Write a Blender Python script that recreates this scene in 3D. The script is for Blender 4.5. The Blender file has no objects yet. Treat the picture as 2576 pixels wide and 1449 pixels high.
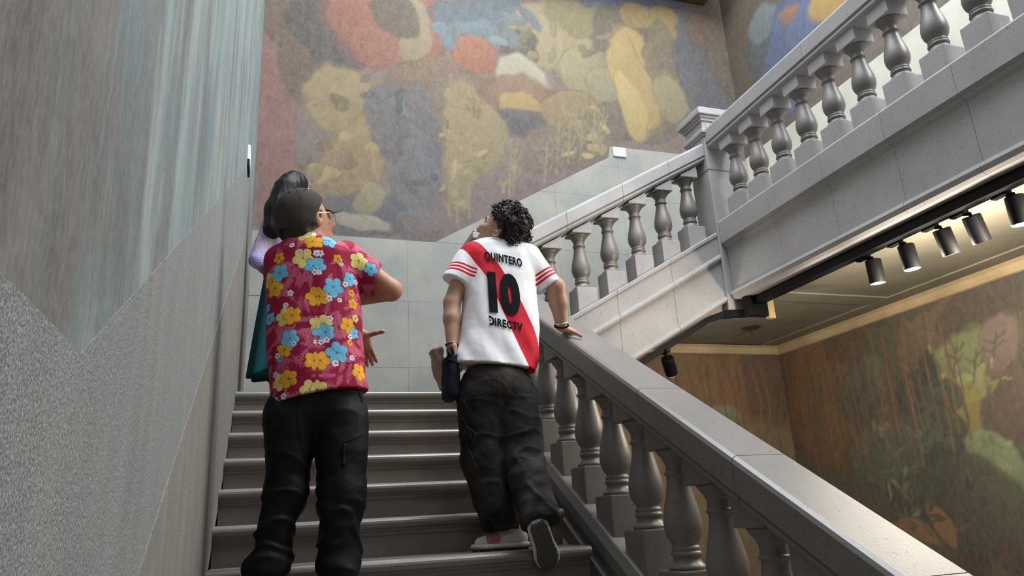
import bpy, bmesh, math, random
import numpy as np
from mathutils import Vector, Matrix
from mathutils.bvhtree import BVHTree

SC = bpy.context.scene
COL = SC.collection
# ------------------------------------------------------------------ camera
IMG_W, IMG_H = 2576, 1449
FPX = 1845.683
YAW, PITCH, ROLL = 0.33155, 0.30678, -0.05758
CAM = np.array([0.19304, -4.87171, -0.86975])
_F = np.array([math.sin(YAW)*math.cos(PITCH), math.cos(YAW)*math.cos(PITCH), math.sin(PITCH)])
_R = np.array([math.cos(YAW), -math.sin(YAW), 0.0])
_U = np.cross(_R, _F)
_R, _U = math.cos(ROLL)*_R + math.sin(ROLL)*_U, -math.sin(ROLL)*_R + math.cos(ROLL)*_U
cam_data = bpy.data.cameras.new('camera')
cam = bpy.data.objects.new('camera', cam_data)
COL.objects.link(cam)
cam_data.sensor_width = 36.0
cam_data.lens = FPX / IMG_W * 36.0
cam_data.clip_start = 0.02
cam.matrix_world = Matrix(((_R[0], _U[0], -_F[0], CAM[0]), (_R[1], _U[1], -_F[1], CAM[1]),
                           (_R[2], _U[2], -_F[2], CAM[2]), (0, 0, 0, 1)))
SC.camera = cam
def at(px, py, y):
    """world point seen at a photograph pixel, on the vertical plane at depth y"""
    d = _R*(px-1288)/FPX - _U*(py-724.5)/FPX + _F
    return CAM + d*(y-CAM[1])/d[1]
# ------------------------------------------------------------------ light
SC.view_settings.view_transform = 'Standard'
SC.view_settings.look = 'None'
SC.view_settings.exposure = 0.42
SC.view_settings.gamma = 1.0
world = bpy.data.worlds.new('patio_sky')
SC.world = world
world.use_nodes = True
bg = world.node_tree.nodes['Background']
bg.inputs[0].default_value = (0.80, 0.89, 1.0, 1)
bg.inputs[1].default_value = 0.95
def area(name, loc, aim, size, power, col, sy=None):
    l = bpy.data.lights.new(name, 'AREA'); l.size = size; l.energy = power; l.color = col
    if sy: l.shape = 'RECTANGLE'; l.size_y = sy
    o = bpy.data.objects.new(name, l); COL.objects.link(o); o.location = loc
    o.rotation_euler = (Vector(aim)-Vector(loc)).to_track_quat('-Z', 'Y').to_euler()
    return o
# daylight: skylight over the open well, plus a lamp in an added right-wall window
area('skylight', (2.7, -2.2, 6.7), (2.2, -1.6, 0), 3.4, 540, (0.93, 0.97, 1.0), 4.6)
area('added_window_lamp', (5.43, -4.0, 4.65), (3.0, -3.2, 3.4), 2.5, 270, (0.95, 0.98, 1.0), 2.5)

# ------------------------------------------------------------------ helpers
def srgb(r, g, b):
    def f(c):
        c /= 255.0
        return c/12.92 if c <= 0.04045 else ((c+0.055)/1.055)**2.4
    return (f(r), f(g), f(b), 1.0)
def tag(o, label=None, cat=None, group=None, kind=None):
    if label: o['label'] = label
    if cat: o['category'] = cat
    if group: o['group'] = group
    if kind: o['kind'] = kind
    return o
ORG = {}
def setparent(o, parent):
    o.parent = parent
    o.matrix_parent_inverse = Matrix.Translation(-Vector(ORG.get(parent.name, (0, 0, 0))))
def empty(name, loc, label, cat, group=None):
    o = bpy.data.objects.new(name, None); COL.objects.link(o); o.location = loc
    o.empty_display_size = 0.1
    ORG[o.name] = tuple(loc)
    return tag(o, label, cat, group)
def link(name, me, mat=None, parent=None, loc=None, smooth=False):
    """one mesh object; parts are given in world space unless loc is set"""
    o = bpy.data.objects.new(name, me); COL.objects.link(o)
    if mat is not None and not me.materials: me.materials.append(mat)
    if smooth: me.polygons.foreach_set('use_smooth', [True]*len(me.polygons))
    if loc is not None:
        o.location = loc
        ORG[o.name] = tuple(loc)
    if parent is not None: setparent(o, parent)
    return o
def pydata(name, v, f):
    me = bpy.data.meshes.new(name); me.from_pydata([tuple(map(float, p)) for p in v], [], f); me.update(); return me
def fixn(me):
    bm = bmesh.new(); bm.from_mesh(me); bmesh.ops.recalc_face_normals(bm, faces=bm.faces); bm.to_mesh(me); bm.free(); return me
def box_me(name, lo, hi, bevel=0.0, seg=1):
    (x0, y0, z0), (x1, y1, z1) = lo, hi
    v = [(x0,y0,z0),(x1,y0,z0),(x1,y1,z0),(x0,y1,z0),(x0,y0,z1),(x1,y0,z1),(x1,y1,z1),(x0,y1,z1)]
    return hexa_me(name, v, bevel, seg)
HEXF = [(0,3,2,1),(4,5,6,7),(0,1,5,4),(1,2,6,5),(2,3,7,6),(3,0,4,7)]
def hexa_me(name, v, bevel=0.0, seg=1):
    me = pydata(name, v, HEXF)
    if bevel > 0:
        bm = bmesh.new(); bm.from_mesh(me)
        bmesh.ops.bevel(bm, geom=list(bm.edges), offset=bevel, segments=seg, affect='EDGES', profile=0.6)
        bm.to_mesh(me); bm.free()
    return me
def box(name, lo, hi, mat, parent=None, bevel=0.0, seg=1):
    return link(name, box_me(name, lo, hi, bevel, seg), mat, parent)
def extrude_me(name, prof, p0, p1, side):
    """profile of (across, up) points swept from p0 to p1, ends stay vertical"""
    n = len(prof); side = np.array(side, float); v = []
    for p in (p0, p1):
        for u, w in prof:
            q = np.array(p, float) + side*u; v.append((q[0], q[1], q[2]+w))
    f = [tuple(range(n)), tuple(range(2*n-1, n-1, -1))]
    for i in range(n):
        j = (i+1) % n; f.append((i, i+n, j+n, j))
    return fixn(pydata(name, v, f))
def lathe_me(name, prof, seg=28):
    v = []; f = []
    for r, z in prof:
        for k in range(seg):
            a = 2*math.pi*k/seg; v.append((r*math.cos(a), r*math.sin(a), z))
    for i in range(len(prof)-1):
        for k in range(seg):
            m = (k+1) % seg; f.append((i*seg+k, i*seg+m, (i+1)*seg+m, (i+1)*seg+k))
    f.append(tuple(range(seg-1, -1, -1))); f.append(tuple((len(prof)-1)*seg+k for k in range(seg)))
    return pydata(name, v, f)
def tube_data(pts, rad, seg=6, closed=False):
    pts = [np.array(p, float) for p in pts]; n = len(pts); v = []; f = []
    if not hasattr(rad, '__len__'): rad = [rad]*n
    ref = np.array([0.31, 0.2, 0.93])
    for i, p in enumerate(pts):
        a = pts[(i-1) % n] if (closed or i > 0) else p; b = pts[(i+1) % n] if (closed or i < n-1) else p
        t = b-a; t /= (np.linalg.norm(t)+1e-9)
        u = np.cross(t, ref); u /= (np.linalg.norm(u)+1e-9); w = np.cross(t, u)
        for k in range(seg):
            g = 2*math.pi*k/seg; v.append(p + rad[i]*(math.cos(g)*u + math.sin(g)*w))
    for i in range(n if closed else n-1):
        j = (i+1) % n
        for k in range(seg):
            m = (k+1) % seg; f.append((i*seg+k, i*seg+m, j*seg+m, j*seg+k))
    if not closed:
        f.append(tuple(range(seg-1, -1, -1))); f.append(tuple((n-1)*seg+k for k in range(seg)))
    return v, f
def tube_me(name, pts, rad, seg=8, closed=False):
    v, f = tube_data(pts, rad, seg, closed); return pydata(name, v, f)
def join_data(parts):
    V = []; Fc = []
    for v, f in parts:
        o = len(V); V += list(v); Fc += [tuple(i+o for i in q) for q in f]
    return V, Fc
def clip_rect(poly, x0, x1, z0, z1):
    def cut(pts, inside, inter):
        out = []
        for i in range(len(pts)):
            a, b = pts[i-1], pts[i]
            ia, ib = inside(a), inside(b)
            if ia != ib: out.append(inter(a, b))
            if ib: out.append(b)
        return out
    def ix(c): return lambda a, b: (c, a[1]+(b[1]-a[1])*(c-a[0])/(b[0]-a[0]))
    def iz(c): return lambda a, b: (a[0]+(b[0]-a[0])*(c-a[1])/(b[1]-a[1]), c)
    p = poly
    for ins, it in ((lambda q: q[0] >= x0, ix(x0)), (lambda q: q[0] <= x1, ix(x1)), (lambda q: q[1] >= z0, iz(z0)), (lambda q: q[1] <= z1, iz(z1))):
        if len(p) < 3: return []
        p = cut(p, ins, it)
    q = []
    for a in p:
        if not q or abs(a[0]-q[-1][0])+abs(a[1]-q[-1][1]) > 1e-4: q.append(a)
    if len(q) > 2 and abs(q[0][0]-q[-1][0])+abs(q[0][1]-q[-1][1]) < 1e-4: q.pop()
    return q if len(q) >= 3 else []
# ------------------------------------------------------------------ node helper
class NT:
    def __init__(s, name):
        s.m = bpy.data.materials.new(name); s.m.use_nodes = True; s.t = s.m.node_tree
        s.b = s.t.nodes['Principled BSDF']
    def n(s, typ, ins=None, **kw):
        nd = s.t.nodes.new(typ)
        for k, v in kw.items(): setattr(nd, k, v)
        for k, v in (ins or {}).items(): s.set(nd.inputs[k], v)
        return nd
    def set(s, sock, v):
        if isinstance(v, bpy.types.NodeSocket): s.t.links.new(v, sock)
        else: sock.default_value = v
    def math(s, op, a, b=0.0, c=0.0, clamp=False):
        nd = s.t.nodes.new('ShaderNodeMath'); nd.operation = op; nd.use_clamp = clamp
        s.set(nd.inputs[0], a); s.set(nd.inputs[1], b); s.set(nd.inputs[2], c); return nd.outputs[0]
    def mix(s, f, a, b, blend='MIX'):
        nd = s.t.nodes.new('ShaderNodeMix'); nd.data_type = 'RGBA'; nd.blend_type = blend
        s.set(nd.inputs[0], f); s.set(nd.inputs[6], a); s.set(nd.inputs[7], b); return nd.outputs[2]
    def ramp(s, f, lo, hi):
        nd = s.n('ShaderNodeMapRange', {0: f, 1: lo, 2: hi}); nd.clamp = True; return nd.outputs[0]
    def co(s, scale=(1, 1, 1)):
        g = s.t.nodes.new('ShaderNodeNewGeometry')
        mp = s.n('ShaderNodeMapping', {0: g.outputs['Position'], 3: scale}); return mp.outputs[0]
    def noise(s, vec, scale, detail=3, rough=0.55, dist=0.0):
        return s.n('ShaderNodeTexNoise', {'Vector': vec, 'Scale': scale, 'Detail': detail, 'Roughness': rough, 'Distortion': dist}).outputs[0]
    def attr(s, name):
        return s.n('ShaderNodeAttribute', attribute_name=name)
    def bump(s, h, strength, dist=0.01):
        s.set(s.b.inputs['Normal'], s.n('ShaderNodeBump', {'Height': h, 'Strength': strength, 'Distance': dist}).outputs[0])
    def out(s, col, rough=0.7, spec=0.3, metal=0.0):
        s.set(s.b.inputs['Base Color'], col); s.set(s.b.inputs['Roughness'], rough)
        s.set(s.b.inputs['Specular IOR Level'], spec); s.set(s.b.inputs['Metallic'], metal)
        return s.m
def mul(c, k): return (c[0]*k, c[1]*k, c[2]*k, 1)
def stone(name, c, rough=0.62, spec=0.35, warm=None, pit=0.55, bumpy=0.25):
    t = NT(name); v = t.co()
    big = t.ramp(t.noise(v, 2.3, 4), 0.35, 0.68)
    fine = t.ramp(t.noise(v, 170, 3, 0.7), 0.3, 0.72)
    col = t.mix(big, mul(c, 0.82), mul(warm or c, 1.12))
    col = t.mix(t.math('MULTIPLY', fine, 0.5), col, mul(c, 1.5))
    dark = t.ramp(t.noise(v, 310, 2, 0.8), 0.56, 0.74); col = t.mix(t.math('MULTIPLY', dark, 0.45), col, mul(c, 0.45))
    tint = t.ramp(t.noise(v, 5.5, 3), 0.52, 0.7); col = t.mix(t.math('MULTIPLY', tint, 0.25), col, (c[0]*1.02, c[1]*0.96, c[2]*1.1, 1))
    vo = t.n('ShaderNodeTexVoronoi', {'Vector': v, 'Scale': 62.0}); vo.inputs['Randomness'].default_value = 1.0
    sp = t.math('LESS_THAN', vo.outputs[0], t.math('MULTIPLY', t.noise(v, 33, 2), 0.42))
    sel = t.math('GREATER_THAN', t.noise(v, 21, 2), 0.56)
    col = t.mix(t.math('MULTIPLY', t.math('MULTIPLY', sp, sel), pit), col, mul(c, 0.25))
    t.bump(t.math('SUBTRACT', t.noise(v, 120, 3), t.math('MULTIPLY', t.math('MULTIPLY', sp, sel), 0.6)), bumpy, 0.004)
    return t.out(col, rough, spec)
def plain(name, c, rough=0.6, spec=0.3, metal=0.0, var=0.12, scale=30, bumpy=0.0):
    t = NT(name); v = t.co()
    n = t.noise(v, scale, 3)
    col = t.mix(t.ramp(n, 0.3, 0.7), mul(c, 1-var), mul(c, 1+var))
    if bumpy: t.bump(n, bumpy, 0.005)
    return t.out(col, rough, spec, metal)
def fabric(name, c, var=0.25, rough=0.85, wr=0.35, scale=9.0, weave=600, stretch=(1, 1, 0.5), spec=0.2, c2=None):
    t = NT(name); v = t.co(stretch)
    n = t.noise(v, scale, 4, 0.55, 0.8); w = t.noise(t.co(), weave, 1)
    col = t.mix(t.ramp(n, 0.32, 0.7), mul(c, 1-var), mul(c2 or c, 1+var))
    col = t.mix(t.math('MULTIPLY', w, 0.25), col, mul(c, 0.6))
    t.bump(t.math('ADD', n, t.math('MULTIPLY', w, 0.03)), wr, 0.03)
    return t.out(col, rough, spec)
def vcol(name, attr='paint', rough=0.75, spec=0.2, grain=0.15):
    """colour laid on as paint (per-vertex pigment) with plaster grain"""
    t = NT(name); v = t.co()
    a = t.mix(0.26, t.attr(attr).outputs['Color'], (0.0, 0.0, 0.0, 1))
    n1 = t.noise(t.co((1, 1, 0.6)), 20, 6, 0.7, 0.8); n2 = t.noise(v, 160, 2)
    col = t.mix(t.ramp(n1, 0.25, 0.75), t.mix(grain, a, (0, 0, 0, 1)), t.mix(grain, a, (0.46, 0.43, 0.37, 1)))
    col = t.mix(t.math('MULTIPLY', t.ramp(n2, 0.35, 0.75), 0.16), col, (0.4, 0.38, 0.34, 1))
    t.bump(t.noise(v, 60, 4), 0.12, 0.004)
    return t.out(col, rough, spec)
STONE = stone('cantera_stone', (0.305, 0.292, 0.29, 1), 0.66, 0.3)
STONE_SHADE = stone('shaded_cantera_stone', (0.15, 0.136, 0.126, 1), 0.42, 0.55, bumpy=0.13)  # same cantera stone, with the first flight's shade darkened into its colour
STEP = stone('polished_step_stone', (0.145, 0.126, 0.112, 1), 0.27, 0.55, pit=0.2, bumpy=0.12)  # step colour likewise darkened for the shade over the first flight
DADO = stone('dado_plaster_stone', (0.245, 0.252, 0.24, 1), 0.75, 0.2, warm=(0.275, 0.262, 0.225, 1), pit=0.14, bumpy=0.4)
DADO_R = stone('cream_dado_plaster', (0.50, 0.485, 0.42, 1), 0.8, 0.2, pit=0.06)
BLACK = plain('black_powder_coat', (0.007, 0.007, 0.0085, 1), 0.6, 0.15, var=0.05)
SOFFIT = stone('soffit_plaster', (0.225, 0.215, 0.165, 1), 0.8, 0.2, warm=(0.25, 0.22, 0.17, 1), pit=0.1, bumpy=0.6)
COVE = stone('ochre_cove_plaster', (0.44, 0.34, 0.20, 1), 0.85, 0.15, warm=(0.5, 0.40, 0.25, 1), pit=0.3, bumpy=0.7)

# ------------------------------------------------------------------ main dimensions (metres; landing edge at y = 0, z = 0)
RISE, TREAD = 0.165, 0.29439
SL = RISE/TREAD
FLOOR_Z = -18*RISE
YB, XR = 1.628, 5.437          # back wall, right wall
GAL_Z = 8*RISE                 # upper gallery level
def tagS(o): o['kind'] = 'structure'; return o
# ------------------------------------------------------------------ painted walls
rng = np.random.default_rng(7)
def paint_grid(name, u0, u1, v0, v1, step, place, base, blobs, strokes, mat, parent, flip=False):
    nu = int((u1-u0)/step)+1; nv = int((v1-v0)/step)+1
    U, V = np.meshgrid(np.linspace(u0, u1, nu), np.linspace(v0, v1, nv), indexing='ij')
    U = U.ravel(); V = V.ravel()
    # hand-painted wobble
    wu = U.copy(); wv = V.copy()
    for kf, am in ((5.0, 0.040), (9.0, 0.026), (17.0, 0.014), (31.0, 0.008), (57.0, 0.004)):
        for _ in range(3):
            a1, a2, p1_, p2_ = rng.uniform(0, 6.28, 4)
            wu = wu + am*0.6*np.sin(kf*(U*math.cos(a1)+V*math.sin(a1))+p1_); wv = wv + am*0.6*np.sin(kf*(U*math.cos(a2)+V*math.sin(a2))+p2_)
    C = np.tile(np.array(srgb(*base)[:3]), (U.size, 1))
    for (cu, cv, ru, rv, ang, col) in blobs:
        ca, sa = math.cos(ang), math.sin(ang)
        a = ((wu-cu)*ca + (wv-cv)*sa)/ru; b = (-(wu-cu)*sa + (wv-cv)*ca)/rv
        d = np.sqrt(a*a+b*b)
        m = np.clip((1.08-d)/0.16, 0, 1)[:, None]
        shade = (0.86+0.28*np.clip(0.5+0.5*b, 0, 1))[:, None]
        edge = (1-0.30*np.exp(-((d-0.98)/0.05)**2))[:, None]
        c = np.array(srgb(*col)[:3])
        C = C*(1-m*0.86) + (c*0.9*shade)*edge*m*0.86
    for (pts, w, col) in strokes:
        c = np.array(srgb(*col)[:3]); dmin = np.full(U.size, 9.0)
        for (p, q) in zip(pts[:-1], pts[1:]):
            du, dv = q[0]-p[0], q[1]-p[1]; L = du*du+dv*dv+1e-9
            h = np.clip(((U-p[0])*du+(V-p[1])*dv)/L, 0, 1)
            dmin = np.minimum(dmin, np.hypot(U-p[0]-h*du, V-p[1]-h*dv))
        m = np.clip((w-dmin)/(0.5*w)+0.3, 0, 1)[:, None]
        C = C*(1-m*0.85) + c*m*0.85
    for _ in range(int((u1-u0)*(v1-v0)*5)):          # loose brush contours
        cu, cv, a1, ln = rng.uniform(u0, u1), rng.uniform(v0, v1), rng.uniform(0, 6.28), rng.uniform(0.15, 0.45)
        near_ = np.abs(U-cu)+np.abs(V-cv) < ln*1.6; x_ = (U[near_]-cu)*math.cos(a1)+(V[near_]-cv)*math.sin(a1); y_ = -(U[near_]-cu)*math.sin(a1)+(V[near_]-cv)*math.cos(a1)
        m = (np.clip((0.016-np.abs(y_-rng.uniform(-1, 1)*x_*x_/ln))/0.012, 0, 1)*np.clip((ln-np.abs(x_))/0.08, 0, 1)*rng.uniform(0.15, 0.4))[:, None]
        C[near_] = C[near_]*(1-m)+C[near_]*(0.45 if rng.random() < 0.6 else 1.6)*m
    verts = [place(u, v) for u, v in zip(U, V)]
    faces = []
    for i in range(nu-1):
        for j in range(nv-1):
            q = (i*nv+j, (i+1)*nv+j, (i+1)*nv+j+1, i*nv+j+1)
            faces.append(q[::-1] if flip else q)
    me = pydata(name, verts, faces)
    at_ = me.color_attributes.new('paint', 'FLOAT_COLOR', 'POINT')
    at_.data.foreach_set('color', np.c_[C, np.ones(U.size)].astype(np.float32).ravel())
    return link(name, me, mat, parent)
FRESCO = vcol('fresco_paint')
PLASTER = plain('grey_plaster', (0.25, 0.24, 0.22, 1), 0.8, 0.2)
wb = tagS(box('wall_back', (-0.3, YB+0.012, FLOOR_Z), (XR+0.3, YB+0.35, 6.8), PLASTER))
WY0, WY1, WZ0, WZ1 = -5.4, -2.6, 3.3, 6.0        # opening for an added, unseen window built round the daylight lamp
_parts = []
for lo_, hi_ in (((XR+0.012, -6.5, FLOOR_Z), (XR+0.35, YB+0.35, WZ0)), ((XR+0.012, -6.5, WZ1), (XR+0.35, YB+0.35, 6.8)), ((XR+0.012, -6.5, WZ0), (XR+0.35, WY0, WZ1)), ((XR+0.012, WY1, WZ0), (XR+0.35, YB+0.35, WZ1))):
    (x0, y0, z0), (x1, y1, z1) = lo_, hi_
    _parts.append(([(x0,y0,z0),(x1,y0,z0),(x1,y1,z0),(x0,y1,z0),(x0,y0,z1),(x1,y0,z1),(x1,y1,z1),(x0,y1,z1)], HEXF))
_v, _f = join_data(_parts)
wr = tagS(link('wall_right', pydata('wall_right', _v, _f), PLASTER))
FRAME = plain('added_window_metal', (0.03, 0.03, 0.032, 1), 0.5)
wn = tagS(box('added_window_1', (XR+0.16, WY0, WZ0), (XR+0.22, WY0+0.06, WZ1), FRAME)); wn['label'] = 'added metal-framed window high in the right wall, out of view'
for lo_, hi_ in (((XR+0.16, WY1-0.06, WZ0), (XR+0.22, WY1, WZ1)), ((XR+0.16, WY0, WZ0), (XR+0.22, WY1, WZ0+0.06)), ((XR+0.16, WY0, WZ1-0.06), (XR+0.22, WY1, WZ1))): box('added_window_frame', lo_, hi_, FRAME, wn)
_gl = NT('added_window_glass'); _gl.set(_gl.b.inputs['Transmission Weight'], 1.0); _gl = _gl.out((0.95, 0.97, 0.97, 1), 0.02, 0.5)
for k in range(3):
    ya = WY0+0.06+k*0.893
    if k: box('added_window_mullion', (XR+0.17, ya-0.02, WZ0+0.06), (XR+0.21, ya+0.02, WZ1-0.06), FRAME, wn)
    box('added_window_pane', (XR+0.187, ya+0.021, WZ0+0.061), (XR+0.193, ya+0.871, WZ1-0.061), _gl, wn)
wl = tagS(box('wall_left', (-0.35, -6.5, FLOOR_Z), (-0.024, YB+0.35, 6.8), PLASTER))
wf = tagS(box('wall_front', (-0.35, -7.0, FLOOR_Z), (XR+0.35, -6.5, 6.8), PLASTER))  # unseen wall, added to block sky light coming from behind the camera
tag(wf, 'plain plaster wall added behind the viewer, out of view')
fl = tagS(box('floor', (-0.3, -6.5, FLOOR_Z-0.2), (XR+0.3, YB+0.3, FLOOR_Z), stone('floor_stone', (0.2, 0.19, 0.18, 1))))
tag(wb, 'back wall of the stairwell painted with earth-toned fresco above stone dado')
tag(wr, 'right wall of the stairwell painted in greens, browns and blues')
tag(wl, 'grey streaked plaster wall rising beside the first stair flight')

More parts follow.
